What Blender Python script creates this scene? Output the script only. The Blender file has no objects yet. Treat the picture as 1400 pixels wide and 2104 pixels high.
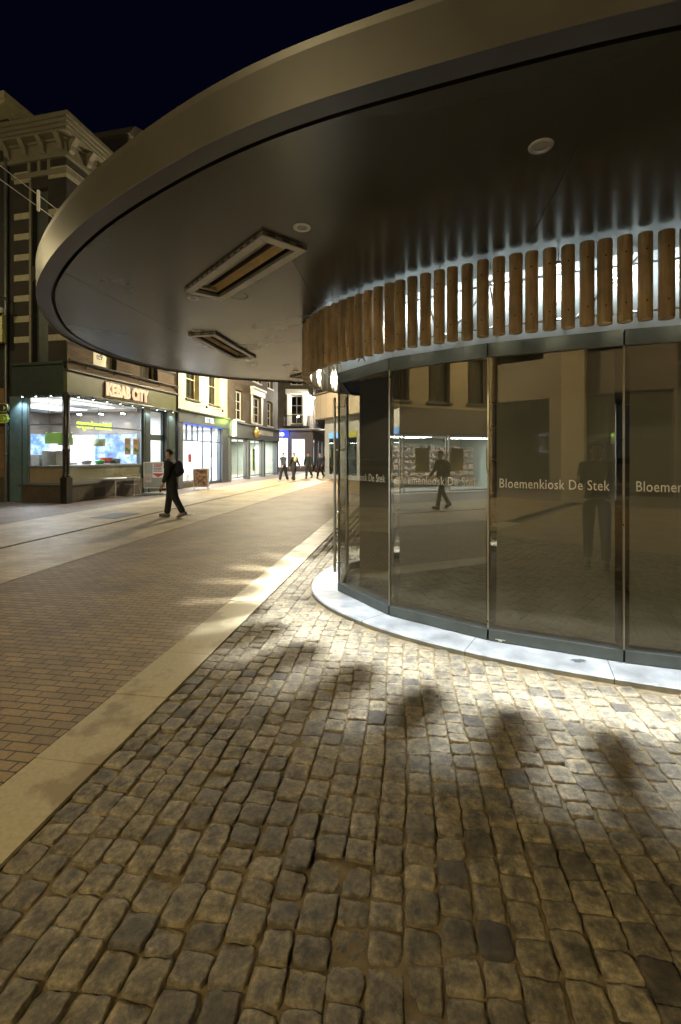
import bpy, bmesh, math, random
import numpy as np
from mathutils import Vector, Matrix
from mathutils.geometry import tessellate_polygon
R = math.radians
random.seed(7); rng = np.random.default_rng(7)
sc = bpy.context.scene
COL = sc.collection

# ------------------------------------------------------------------ camera
FPX, HOR, CAMZ = 933.0, 935.0, 1.60
cam_d = bpy.data.cameras.new('camera'); cam = bpy.data.objects.new('camera', cam_d); COL.objects.link(cam)
cam.location = (0, 0, CAMZ); cam.rotation_euler = (R(90), 0, 0)
cam_d.sensor_fit = 'HORIZONTAL'; cam_d.sensor_width = 36; cam_d.lens = FPX/1400*36
cam_d.shift_y = -(1052-HOR)/1400
cam_d.clip_start = 0.05; cam_d.clip_end = 600
sc.camera = cam
# ------------------------------------------------------------------ sky (clear night)
w = bpy.data.worlds.new('World'); sc.world = w; w.use_nodes = True
nt = w.node_tree; bg = nt.nodes['Background']
tc = nt.nodes.new('ShaderNodeTexCoord'); sp = nt.nodes.new('ShaderNodeSeparateXYZ'); rp = nt.nodes.new('ShaderNodeValToRGB')
nt.links.new(tc.outputs['Generated'], sp.inputs[0]); nt.links.new(sp.outputs['Z'], rp.inputs[0]); nt.links.new(rp.outputs[0], bg.inputs[0])
rp.color_ramp.elements[0].color = (.006, .006, .009, 1); rp.color_ramp.elements[1].color = (.0006, .001, .0048, 1)
rp.color_ramp.elements[1].position = .55
e = rp.color_ramp.elements.new(.25); e.color = (.0012, .0022, .009, 1)
bg.inputs[1].default_value = 1.0
# ------------------------------------------------------------------ exposure, render options
sc.view_settings.view_transform = 'Standard'; sc.view_settings.look = 'None'
sc.view_settings.exposure = 0.0; sc.view_settings.gamma = 1
sc.cycles.max_bounces = 8; sc.cycles.diffuse_bounces = 3; sc.cycles.glossy_bounces = 4
sc.cycles.transmission_bounces = 4; sc.cycles.transparent_max_bounces = 12
sc.cycles.sample_clamp_indirect = 4; sc.cycles.caustics_reflective = False; sc.cycles.caustics_refractive = False

# ------------------------------------------------------------------ small maths
def gp(px, py, z=0.0):
    """point seen at a photo pixel on the horizontal plane z"""
    Y = FPX*(CAMZ-z)/(py-HOR)
    return ((px-700)/FPX*Y, Y)
HD = math.atan2(143, 933)                        # heading of the street
HX, HY = math.sin(HD), math.cos(HD)
def uv(u, v): return (u*HY+v*HX, -u*HX+v*HY)     # street frame -> world
def to_uv(x, y): return (x*HY-y*HX, x*HX+y*HY)

# ------------------------------------------------------------------ materials
MATS = {}
def new_mat(name):
    m = bpy.data.materials.new(name); m.use_nodes = True
    nt = m.node_tree; b = nt.nodes['Principled BSDF']; MATS[name] = m
    return m, nt, b
def noise(nt, scale, detail=4, rough=.6, coord='Object', vec=None):
    n = nt.nodes.new('ShaderNodeTexNoise'); n.inputs['Scale'].default_value = scale
    n.inputs['Detail'].default_value = detail; n.inputs['Roughness'].default_value = rough
    if vec is None:
        t = nt.nodes.new('ShaderNodeTexCoord'); vec = t.outputs[coord]
    nt.links.new(vec, n.inputs['Vector']); return n
def ramp(nt, fac, stops):
    r = nt.nodes.new('ShaderNodeValToRGB'); els = r.color_ramp.elements
    els[0].position, els[0].color = stops[0][0], (*stops[0][1], 1)
    els[1].position, els[1].color = stops[-1][0], (*stops[-1][1], 1)
    for p, c in stops[1:-1]:
        q = els.new(p); q.color = (*c, 1)
    nt.links.new(fac, r.inputs[0]); return r
def mixc(nt, fac, a, b, mode='MIX'):
    m = nt.nodes.new('ShaderNodeMix'); m.data_type = 'RGBA'; m.blend_type = mode
    for s, v in ((0, fac), (6, a), (7, b)):
        if isinstance(v, (int, float)): m.inputs[s].default_value = v
        elif isinstance(v, tuple): m.inputs[s].default_value = (*v, 1)
        else: nt.links.new(v, m.inputs[s])
    return m.outputs[2]
def bump(nt, b, h, strength=.3, dist=.01):
    n = nt.nodes.new('ShaderNodeBump'); n.inputs['Strength'].default_value = strength; n.inputs['Distance'].default_value = dist
    nt.links.new(h, n.inputs['Height']); nt.links.new(n.outputs[0], b.inputs['Normal']); return n
def mat(name, col, rough=.6, metal=0, var=.18, scale=6, bmp=.1, bscale=60, spec=.5):
    m, nt, b = new_mat(name)
    n = noise(nt, scale); c2 = tuple(x*(1-var) for x in col); c1 = tuple(min(1, x*(1+var)) for x in col)
    nt.links.new(ramp(nt, n.outputs[0], [(.3, c2), (.7, c1)]).outputs[0], b.inputs['Base Color'])
    r = nt.nodes.new('ShaderNodeMapRange'); r.inputs[3].default_value = max(.02, rough-.08); r.inputs[4].default_value = min(1, rough+.08)
    nt.links.new(n.outputs[0], r.inputs[0]); nt.links.new(r.outputs[0], b.inputs['Roughness'])
    b.inputs['Metallic'].default_value = metal; b.inputs['Specular IOR Level'].default_value = spec
    if bmp: bump(nt, b, noise(nt, bscale).outputs[0], bmp, .004)
    return m
def emit(name, col, s):
    m, nt, b = new_mat(name); b.inputs['Base Color'].default_value = (.02, .02, .02, 1)
    b.inputs['Emission Color'].default_value = (*col, 1); b.inputs['Emission Strength'].default_value = s; return m
def brick(name, c1, c2, mortar, bw=.21, bh=.065, ms=.012, plane='xz', rot=0, rough=.8, bmp=.5, dist=.01, stain=None, vis=1.0):
    m, nt, b = new_mat(name)
    t = nt.nodes.new('ShaderNodeTexCoord'); s = nt.nodes.new('ShaderNodeSeparateXYZ'); c = nt.nodes.new('ShaderNodeCombineXYZ')
    src = t.outputs['Object']
    if rot:
        mp = nt.nodes.new('ShaderNodeMapping'); mp.inputs['Rotation'].default_value = (0, 0, rot); nt.links.new(src, mp.inputs[0]); src = mp.outputs[0]
    nt.links.new(src, s.inputs[0])
    if plane == 'xz':
        a = nt.nodes.new('ShaderNodeMath'); a.operation = 'ADD'; nt.links.new(s.outputs[0], a.inputs[0]); nt.links.new(s.outputs[1], a.inputs[1])
        nt.links.new(a.outputs[0], c.inputs[0]); nt.links.new(s.outputs[2], c.inputs[1])
    else:
        nt.links.new(s.outputs[0], c.inputs[0]); nt.links.new(s.outputs[1], c.inputs[1])
    wob = noise(nt, 9, 2, vec=c.outputs[0]); vm = nt.nodes.new('ShaderNodeVectorMath'); vm.operation = 'SCALE'; vm.inputs['Scale'].default_value = ms*.55
    nt.links.new(wob.outputs['Color'], vm.inputs[0]); va = nt.nodes.new('ShaderNodeVectorMath'); va.operation = 'ADD'
    nt.links.new(c.outputs[0], va.inputs[0]); nt.links.new(vm.outputs[0], va.inputs[1])
    k = nt.nodes.new('ShaderNodeTexBrick'); nt.links.new(va.outputs[0], k.inputs[0])
    k.inputs['Scale'].default_value = 1; k.inputs['Brick Width'].default_value = bw; k.inputs['Row Height'].default_value = bh
    k.inputs['Mortar Size'].default_value = ms; k.inputs['Mortar Smooth'].default_value = .4; k.inputs['Bias'].default_value = 0
    k.inputs['Color1'].default_value = (*c1, 1); k.inputs['Color2'].default_value = (*c2, 1); k.inputs['Mortar'].default_value = (*mortar, 1)
    n = noise(nt, 1.1, 6, .65, vec=c.outputs[0]); n2 = noise(nt, 40, 4, .6, vec=c.outputs[0])
    col = mixc(nt, 1.0, k.outputs[0], ramp(nt, n.outputs[0], [(.3, (.62, .6, .58)), (.7, (1.25, 1.22, 1.2))]).outputs[0], 'MULTIPLY')
    col = mixc(nt, .7, col, ramp(nt, n2.outputs[0], [(.3, (.7, .7, .7)), (.7, (1.25, 1.25, 1.25))]).outputs[0], 'MULTIPLY')
    if stain:
        n3 = noise(nt, 2.3, 7, .7, vec=c.outputs[0]); col = mixc(nt, ramp(nt, n3.outputs[0], [(.5, (0, 0, 0)), (.68, (1, 1, 1))]).outputs[0], col, stain)
    nt.links.new(col, b.inputs['Base Color']); b.inputs['Roughness'].default_value = rough
    iv = nt.nodes.new('ShaderNodeMath'); iv.operation = 'MULTIPLY_ADD'; iv.inputs[1].default_value = -1; nt.links.new(k.outputs['Fac'], iv.inputs[0])
    sc2 = nt.nodes.new('ShaderNodeMath'); sc2.operation = 'MULTIPLY'; sc2.inputs[1].default_value = .5
    nt.links.new(n2.outputs[0], sc2.inputs[0]); nt.links.new(sc2.outputs[0], iv.inputs[2])
    bump(nt, b, iv.outputs[0], bmp, dist)
    return m
def glass(name, refl=.1, tint=(1, 1, 1), grough=0.0, curve=2.6, top=.9):
    """single sheet architectural glass: transparent + mirror layer by viewing angle"""
    m, nt, b = new_mat(name); nt.nodes.remove(b); out = nt.nodes['Material Output']
    t = nt.nodes.new('ShaderNodeBsdfTransparent'); t.inputs[0].default_value = (*tint, 1)
    g = nt.nodes.new('ShaderNodeBsdfAnisotropic' if False else 'ShaderNodeBsdfGlossy'); g.inputs['Roughness'].default_value = grough
    lw = nt.nodes.new('ShaderNodeLayerWeight'); lw.inputs[0].default_value = .5
    p = nt.nodes.new('ShaderNodeMath'); p.operation = 'POWER'; p.inputs[1].default_value = curve; nt.links.new(lw.outputs['Facing'], p.inputs[0])
    q = nt.nodes.new('ShaderNodeMapRange'); q.inputs[3].default_value = refl; q.inputs[4].default_value = top; nt.links.new(p.outputs[0], q.inputs[0])
    mx = nt.nodes.new('ShaderNodeMixShader'); nt.links.new(q.outputs[0], mx.inputs[0]); nt.links.new(t.outputs[0], mx.inputs[1]); nt.links.new(g.outputs[0], mx.inputs[2])
    nt.links.new(mx.outputs[0], out.inputs[0]); return m

# ------------------------------------------------------------------ mesh builder
class MB:
    def __init__(s): s.v = []; s.f = []; s.m = []; s.sm = []
    def add(s, vs, fs, mi=0, smooth=False):
        o = len(s.v); s.v += [tuple(p) for p in vs]; s.f += [tuple(i+o for i in f) for f in fs]; s.m += [mi]*len(fs); s.sm += [smooth]*len(fs); return s
    def box(s, x0, x1, y0, y1, z0, z1, mi=0):
        return s.add([(x, y, z) for z in (z0, z1) for y in (y0, y1) for x in (x0, x1)],
                     [(0, 2, 3, 1), (4, 5, 7, 6), (0, 1, 5, 4), (2, 6, 7, 3), (0, 4, 6, 2), (1, 3, 7, 5)], mi)
    def bbox(s, x0, x1, y0, y1, z0, z1, b=.01, mi=0):
        """box with chamfered edges"""
        bm = bmesh.new(); r = bmesh.ops.create_cube(bm, size=1)
        for v in bm.verts: v.co = ((x0+x1)/2+v.co.x*(x1-x0), (y0+y1)/2+v.co.y*(y1-y0), (z0+z1)/2+v.co.z*(z1-z0))
        bmesh.ops.bevel(bm, geom=bm.edges[:], offset=b, segments=2, affect='EDGES', profile=.6)
        return s.bm(bm, mi)
    def bm(s, bm, mi=0, smooth=False):
        bm.verts.index_update(); s.add([v.co[:] for v in bm.verts], [[v.index for v in f.verts] for f in bm.faces], mi, smooth); bm.free(); return s
    def quad(s, a, b, c, d, mi=0): return s.add([a, b, c, d], [(0, 1, 2, 3)], mi)
    def obox(s, c, ax, ay, az, mi=0):
        c, ax, ay, az = map(Vector, (c, ax, ay, az)); vs = [c+ax*i+ay*j+az*k for k in (-.5, .5) for j in (-.5, .5) for i in (-.5, .5)]
        return s.add([v[:] for v in vs], [(0, 2, 3, 1), (4, 5, 7, 6), (0, 1, 5, 4), (2, 6, 7, 3), (0, 4, 6, 2), (1, 3, 7, 5)], mi)
    def tube(s, pts, r, n=8, mi=0, cap=True, closed=False):
        pts = [Vector(p) for p in pts]; N = len(pts); rr = r if isinstance(r, (list, tuple)) else [r]*N; vs = []
        up = Vector((0, 0, 1)); prev = None
        for i, p in enumerate(pts):
            a = pts[(i-1) % N] if (closed or i > 0) else p; b = pts[(i+1) % N] if (closed or i < N-1) else p
            t = (b-a).normalized()
            q = prev if prev is not None else (up if abs(t.z) < .9 else Vector((1, 0, 0)))
            x = (q-t*q.dot(t)).normalized(); y = t.cross(x); prev = x
            for k in range(n):
                an = 2*math.pi*k/n; vs.append((p+(x*math.cos(an)+y*math.sin(an))*rr[i])[:])
        fs = []; M = N if closed else N-1
        for i in range(M):
            for k in range(n):
                j = (i+1) % N; fs.append((i*n+k, i*n+(k+1) % n, j*n+(k+1) % n, j*n+k))
        s.add(vs, fs, mi, True)
        if cap and not closed:
            s.add(vs[:n], [tuple(range(n))[::-1]], mi); s.add(vs[-n:], [tuple(range(n))], mi)
        return s
    def lathe(s, prof, c=(0, 0, 0), n=20, mi=0, smooth=True):
        vs = []; fs = []; P = len(prof)
        for k in range(n):
            a = 2*math.pi*k/n
            for r, z in prof: vs.append((c[0]+r*math.cos(a), c[1]+r*math.sin(a), c[2]+z))
        for k in range(n):
            for i in range(P-1): j = (k+1) % n; fs.append((k*P+i, j*P+i, j*P+i+1, k*P+i+1))
        return s.add(vs, fs, mi, smooth)
    def ball(s, c, rx, ry=None, rz=None, n=12, mi=0):
        ry = ry or rx; rz = rz or rx
        bm = bmesh.new(); bmesh.ops.create_uvsphere(bm, u_segments=n, v_segments=max(6, n*2//3), radius=1)
        for v in bm.verts: v.co = (c[0]+v.co.x*rx, c[1]+v.co.y*ry, c[2]+v.co.z*rz)
        return s.bm(bm, mi, True)
    def prism(s, poly, z0, z1, mi=0, top=True, bot=True, holes=()):
        """vertical prism of a plan polygon"""
        n = len(poly)
        loops = [list(poly)]+[list(h) for h in holes]
        tri = tessellate_polygon([[Vector((x, y, 0)) for x, y in L] for L in loops]); flat = [p for L in loops for p in L]
        if top: s.add([(x, y, z1) for x, y in flat], tri, mi)
        if bot: s.add([(x, y, z0) for x, y in flat], [t[::-1] for t in tri], mi)
        for L in loops:
            k = len(L)
            s.add([(x, y, z0) for x, y in L]+[(x, y, z1) for x, y in L], [(i, (i+1) % k, k+(i+1) % k, k+i) for i in range(k)], mi)
        return s
    def xf(s, M):
        s.v = [(M @ Vector(p))[:] for p in s.v]; return s
    def build(s, name, mats, parent=None, world=False, recalc=True):
        me = bpy.data.meshes.new(name); vs = s.v
        if world and parent is not None:
            Mi = (Matrix.Translation(parent.location) @ parent.rotation_euler.to_matrix().to_4x4()).inverted(); vs = [(Mi @ Vector(p))[:] for p in vs]
        me.from_pydata(vs, [], s.f); me.update()
        for m in (mats if isinstance(mats, (list, tuple)) else [mats]): me.materials.append(m)
        me.polygons.foreach_set('material_index', s.m); me.polygons.foreach_set('use_smooth', s.sm)
        if recalc:
            bm = bmesh.new(); bm.from_mesh(me); bmesh.ops.recalc_face_normals(bm, faces=bm.faces[:]); bm.to_mesh(me); bm.free()
        o = bpy.data.objects.new(name, me); COL.objects.link(o)
        if parent is not None: o.parent = parent
        return o
def tag(o, label=None, cat=None, group=None, kind=None):
    if label: o['label'] = label
    if cat: o['category'] = cat
    if group: o['group'] = group
    if kind: o['kind'] = kind
    return o
def thing(name, label, cat, loc=(0, 0, 0), rz=0, group=None):
    o = bpy.data.objects.new(name, None); COL.objects.link(o); o.empty_display_size = .2
    o.location = loc; o.rotation_euler = (0, 0, rz); return tag(o, label, cat, group)
def kids(o): return [c for c in bpy.data.objects if c.parent == o]
def dup(root, loc=None, rz=None, label=None, group=None, parent=None):
    c = root.copy(); COL.objects.link(c)
    if parent is not None: c.parent = parent
    if loc is not None: c.location = loc
    if rz is not None: c.rotation_euler = (0, 0, rz)
    if label: c['label'] = label
    if group: c['group'] = group
    for k in kids(root): dup(k, parent=c)
    return c
def text_mb(txt, size, depth=.01, sx=1.0, mi=0, bold=0.0, space=1.0, align='CENTER'):
    """lettering standing in the local xz plane, front towards -y"""
    cu = bpy.data.curves.new('t', 'FONT'); cu.body = txt; cu.size = size; cu.extrude = depth/2; cu.offset = bold
    cu.align_x = align; cu.space_character = space; cu.resolution_u = 3
    o = bpy.data.objects.new('t', cu); COL.objects.link(o); dg = bpy.context.evaluated_depsgraph_get(); dg.update()
    me = bpy.data.meshes.new_from_object(o.evaluated_get(dg)); mb = MB()
    mb.add([(v.co.x*sx, -v.co.z, v.co.y) for v in me.vertices], [tuple(p.vertices) for p in me.polygons], mi)
    bpy.data.objects.remove(o); bpy.data.curves.remove(cu); bpy.data.meshes.remove(me); return mb
def catmull(P, n, closed=True):
    P = [Vector((*p, 0)) for p in P]; out = []; N = len(P)
    for i in range(N if closed else N-1):
        a, b, c, d = (P[(i+k) % N] if closed else P[min(max(i+k, 0), N-1)] for k in (-1, 0, 1, 2))
        for j in range(n):
            t = j/n; q = .5*((2*b)+(c-a)*t+(2*a-5*b+4*c-d)*t*t+(3*b-a-3*c+d)*t**3); out.append((q.x, q.y))
    if not closed: out.append((P[-1].x, P[-1].y))
    return out
def resample(P, step):
    """even spacing round a closed plan curve"""
    P = np.array(P); Q = np.vstack([P, P[:1]]); d = np.r_[0, np.cumsum(np.hypot(*np.diff(Q, axis=0).T))]
    n = max(3, round(d[-1]/step)); s = np.arange(n)/n*d[-1]
    return [(float(np.interp(a, d, Q[:, 0])), float(np.interp(a, d, Q[:, 1]))) for a in s]
def offset(P, r):
    """offset a closed plan curve outwards (curve runs clockwise or not: the sign is found)"""
    P = np.array(P); T = np.roll(P, -1, 0)-np.roll(P, 1, 0); T /= np.hypot(T[:, 0], T[:, 1])[:, None]
    A = .5*np.sum(P[:, 0]*np.roll(P[:, 1], -1)-np.roll(P[:, 0], -1)*P[:, 1])
    N = np.c_[T[:, 1], -T[:, 0]]*(1 if A > 0 else -1); return [tuple(map(float, p)) for p in P+N*r]
# ------------------------------------------------------------------ street lamps hung on wires over the street
M_LAMP = emit('street_lamp_glow', (1.0, .72, .38), 30)
def street_lamp(x, y, z, power, label, col=(1.0, .82, .43)):
    t = thing('street_lamp', label, 'street lamp', (x, y, z), 0, 'lamps hung above the street')
    MB().lathe([(0, .16), (.05, .16), (.07, .10), (.17, .04), (.2, 0), (.19, -.01)], n=24).build('hood', MATS.get('lamp_metal') or mat('lamp_metal', (.1, .11, .11), .4, .5), t)
    MB().lathe([(0, -.09), (.12, -.07), (.15,-.04), (.18, .0)], n=24).build('lens', M_LAMP, t)
    MB().tube([(-3.5, .6, .9), (0, 0, .2), (0, 0, .16)], .006, 6).tube([(0, 0, .2), (3.5, -.6, .9)], .006, 6).build('hanging_wire', MATS['lamp_metal'], t)
    ld = bpy.data.lights.new('lamp_light', 'POINT'); ld.energy = power; ld.color = col; ld.shadow_soft_size = .12
    lo = bpy.data.objects.new('lamp_light', ld); COL.objects.link(lo); lo.parent = t; lo.location = (0, 0, -.12); return t
street_lamp(-3.2, 24, 7.2, 7500, 'street lamp hung over the street beyond the walking man', (1, .84, .55))
street_lamp(-2.6, 44, 7.2, 6000, 'street lamp hung over the far end of the street', (1, .92, .76))
street_lamp(-7.0, -5.5, 7.5, 3700, 'street lamp hung over the street behind the camera')
street_lamp(6.0, -7.5, 8.0, 2400, 'street lamp hung over the square behind the camera')
street_lamp(-13.5, 10.3, 8.0, 520, 'unseen street lamp added over the side street to light the banded building')  # added out of view to brighten the left facade and pavement
# ------------------------------------------------------------------ material library
M_ASPH = mat('asphalt', (.045, .043, .04), .8, bmp=.5, scale=3)
M_ROAD = brick('dark_street_brick', (.27, .19, .092), (.19, .135, .068), (.05, .038, .025), .175, .072, .006, 'xy', rot=HD, rough=.62, bmp=.8, dist=.007)
M_PATH = brick('pale_path_brick', (.44, .36, .21), (.37, .30, .18), (.22, .18, .11), .3, .15, .005, 'xy', rot=HD, rough=.55, bmp=.5, dist=.004)
M_WALK = brick('sidewalk_brick', (.20, .155, .125), (.16, .13, .11), (.10, .08, .065), .2, .1, .006, 'xy', rot=HD, rough=.65, bmp=.5, dist=.004)
M_CONC = mat('pale_concrete', (.235, .235, .23), .55, var=.4, scale=4, bmp=.25, bscale=90)
M_WHITE = mat('white_panel', (.78, .78, .76), .4, var=.05)
M_DGREY = mat('dark_grey_metal', (.10, .115, .11), .38, .5, var=.15)
M_STEEL = mat('brushed_steel', (.55, .54, .5), .3, 1, var=.1)
M_SOFF = mat('soffit_panel', (.070, .067, .055), .25, .6, var=0, scale=.8, bmp=0)
M_RIM = mat('soffit_rim', (.055, .052, .048), .36, .2, var=.1, scale=2, bmp=0)
M_FASC = mat('canopy_fascia', (.037, .032, .025), .42, .35, var=.14, scale=2.2, bmp=0)
M_BLACK = mat('black', (.008, .008, .008), .6)
M_BLIND = mat('roller_blind', (.098, .090, .077), .8, var=.07, scale=1.5, bmp=.1)
M_INT = mat('dark_interior', (.018, .017, .016), .7)
M_KFLOOR = mat('kiosk_floor', (.12, .11, .1), .6)
G_KIOSK = glass('kiosk_glass', .23, (.9, .93, .9))
G_CLEAR = glass('clear_glass', .07, (.96, .98, .97))
G_DARK = glass('dark_window_glass', .12, (.5, .52, .5))
M_LED = emit('led', (.82, .92, 1.0), 60)
# round timber: warm pine with grain along the pole
M_WOOD, nt, b = new_mat('pine_pole')
t = nt.nodes.new('ShaderNodeTexCoord'); oi = nt.nodes.new('ShaderNodeObjectInfo'); mp = nt.nodes.new('ShaderNodeMapping'); mp.inputs['Scale'].default_value = (1, 1, .07)
va = nt.nodes.new('ShaderNodeVectorMath'); va.operation = 'ADD'; nt.links.new(t.outputs['Object'], va.inputs[0]); nt.links.new(oi.outputs['Location'], va.inputs[1]); nt.links.new(va.outputs[0], mp.inputs[0])
n1 = noise(nt, 38, 6, .7, vec=mp.outputs[0]); n2 = noise(nt, 5, 3, .5, vec=va.outputs[0])
c = ramp(nt, n1.outputs[0], [(.3, (.50, .37, .22)), (.55, (.74, .60, .39)), (.75, (.82, .70, .50))]).outputs[0]
c = mixc(nt, 1, c, ramp(nt, n2.outputs[0], [(.3, (.7, .68, .66)), (.7, (1.15, 1.12, 1.08))]).outputs[0], 'MULTIPLY')
c = mixc(nt, 1, c, ramp(nt, oi.outputs['Random'], [(0, (.72, .70, .68)), (1, (1.15, 1.12, 1.1))]).outputs[0], 'MULTIPLY')
nt.links.new(c, b.inputs['Base Color']); b.inputs['Roughness'].default_value = .6; bump(nt, b, n1.outputs[0], .35, .004)
# cobble setts: grey-brown granite, ochre sand caught on low parts, every stone its own tone
M_COB, nt, b = new_mat('granite_sett')
t = nt.nodes.new('ShaderNodeTexCoord'); at = nt.nodes.new('ShaderNodeAttribute'); at.attribute_name = 'tone'
sx = nt.nodes.new('ShaderNodeSeparateColor'); nt.links.new(at.outputs['Color'], sx.inputs[0])
base = ramp(nt, sx.outputs[0], [(0, (.034, .026, .017)), (.10, (.072, .058, .038)), (.5, (.130, .106, .067)), (.9, (.18, .150, .098)), (1, (.25, .21, .14))]).outputs[0]
n1 = noise(nt, 55, 6, .72); n2 = noise(nt, 16, 5, .65); n3 = noise(nt, 1.6, 5, .6); n4 = noise(nt, 220, 3, .6)
c = mixc(nt, 1, base, ramp(nt, n1.outputs[0], [(.30, (.42, .42, .42)), (.5, (1, 1, 1)), (.70, (1.75, 1.7, 1.6))]).outputs[0], 'MULTIPLY')
c = mixc(nt, 1.0, c, ramp(nt, n2.outputs[0], [(.34, (.36, .34, .32)), (.5, (1, 1, 1)), (.66, (1.45, 1.4, 1.3))]).outputs[0], 'MULTIPLY')
c = mixc(nt, .8, c, ramp(nt, n3.outputs[0], [(.3, (.66, .64, .62)), (.7, (1.2, 1.18, 1.12))]).outputs[0], 'MULTIPLY')
c = mixc(nt, 1, c, ramp(nt, sx.outputs[2], [(.0, (.72, .71, .70)), (.55, (.92, .92, .92)), (.85, (1.25, 1.24, 1.2)), (1, (.8, .78, .74))]).outputs[0], 'MULTIPLY')
sand = (.20, .145, .072)
ad = nt.nodes.new('ShaderNodeMath'); ad.operation = 'MULTIPLY_ADD'; ad.inputs[1].default_value = .75; nt.links.new(n2.outputs[0], ad.inputs[0]); nt.links.new(sx.outputs[1], ad.inputs[2])
c = mixc(nt, ramp(nt, ad.outputs[0], [(.66, (0, 0, 0)), (1.0, (.8, .8, .8))]).outputs[0], c, sand)
nt.links.new(c, b.inputs['Base Color'])
r = nt.nodes.new('ShaderNodeMapRange'); r.inputs[3].default_value = .42; r.inputs[4].default_value = .78; nt.links.new(n1.outputs[0], r.inputs[0]); nt.links.new(r.outputs[0], b.inputs['Roughness'])
bs = nt.nodes.new('ShaderNodeMath'); bs.operation = 'MULTIPLY_ADD'; bs.inputs[1].default_value = .35; nt.links.new(n4.outputs[0], bs.inputs[0]); nt.links.new(n1.outputs[0], bs.inputs[2])
bump(nt, b, bs.outputs[0], .75, .006)
M_SAND = mat('joint_sand', (.13, .094, .048), .9, var=.45, scale=14, bmp=.8, bscale=160)
# kerb slab stone with damp brown stains
M_SLAB, nt, b = new_mat('pale_slab_stone')
n1 = noise(nt, 1.5, 7, .62); n2 = noise(nt, 45, 5, .6); n3 = noise(nt, .5, 2)
c = ramp(nt, n2.outputs[0], [(.3, (.31, .255, .15)), (.7, (.40, .335, .205))]).outputs[0]
c = mixc(nt, ramp(nt, n1.outputs[0], [(.50, (0, 0, 0)), (.56, (.75, .75, .75)), (.68, (.95, .95, .95))]).outputs[0], c, (.19, .14, .07))
nt.links.new(c, b.inputs['Base Color']); b.inputs['Roughness'].default_value = .5; bump(nt, b, n2.outputs[0], .25, .003)

# ------------------------------------------------------------------ ground
g = MB(); g.quad((-150, -90, -.09), (150, -90, -.09), (150, 260, -.09), (-150, 260, -.09)); tag(g.build('ground', M_ASPH), kind='structure')
def band(name, u0, u1, v0, v1, m, z=0, t=.05):
    q = [uv(u0, v0), uv(u1, v0), uv(u1, v1), uv(u0, v1)]; mb = MB(); mb.prism(q, z-t, z, bot=False); return tag(mb.build(name, m), kind='structure')
band('brick_road', -5.03, -1.965, -30, 90, M_ROAD)
band('drain_channel', -6.99, -6.89, -30, 90, M_BLACK, -.012)
band('pale_path', -6.89, -5.035, -30, 90, M_PATH, .004)
o = band('pale_path', -9.27, -6.99, -30, 90, M_PATH, .004)
band('sidewalk', -60, -9.275, -30, 90, M_WALK, -.004)
band('square_paving', 7.0, 60, -30, 90, M_WALK, -.002)
band('far_square_paving', -1.57, 6.99, 15.5, 90, M_WALK, -.004)
band('rear_square_paving', -1.57, 6.99, -30, -1.2, M_ROAD, -.004)
# manhole cover / repair patch on the path
x, y = gp(238, 1060); tag(MB().obox((x, y, .010), (1.0*HX, 1.0*HY, 0), (.72*HY, -.72*HX, 0), (0, 0, .008)).build('access_cover', mat('cover_grey', (.10, .10, .105), .5)), 'grey rectangular access cover let into the pale path left of the walking man', 'access cover')
x, y = gp(385, 1058); tag(MB().lathe([(0, .014), (.16, .014), (.2, .008), (.2, 0)], (x, y, 0), 24).build('round_cover', MATS['cover_grey']), 'small round grey cover in the pale path beside the walking man', 'access cover')
# slabs of the pale strip
mb = MB(); vv = -3.0-.11
while vv < 60:
    L = .655; a = .004
    z = random.uniform(-.002, .003)
    q = [uv(-1.96+random.uniform(-.004, .004), vv+a), uv(-1.585, vv+a), uv(-1.585+random.uniform(-.004, .004), vv+L-a), uv(-1.96, vv+L-a)]
    mb.prism(q, -.05, z, bot=False); vv += L
tag(mb.build('pale_slab_strip', M_SLAB), kind='structure')
tag(MB().prism([uv(-1.965, -3), uv(-1.57, -3), uv(-1.57, 60), uv(-1.965, 60)], -.06, -.02, bot=False).build('slab_bed', M_BLACK), kind='structure')

# ------------------------------------------------------------------ kiosk outline
P0 = gp(695, 1214, .03); P1 = gp(800, 1265, .03); P2 = gp(1003, 1316, .03); P3 = gp(1283, 1362, .03)
def step(p, deg, L=.965): return (p[0]+L*math.cos(R(deg)), p[1]+L*math.sin(R(deg)))
front = [P0, P1, P2, P3]; p = P3
for d in (-18.5, -13, -10, -8, -7, -7, -7): p = step(p, d); front.append(p)
for d in (-2, 6, 18, 34, 58): p = step(p, d); front.append(p)
back = []; p = P0
for d in (97, 136, 157, 169.6, 175.5, 180, 184, 186, 187, 187, 187): 
    p = step(p, d if d < 100 else 0) if False else (p[0]-.965*math.cos(R(d-180)) if False else p[0]+.965*math.cos(R({97: 83}.get(d, 0))), p[1]) if False else p
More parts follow.
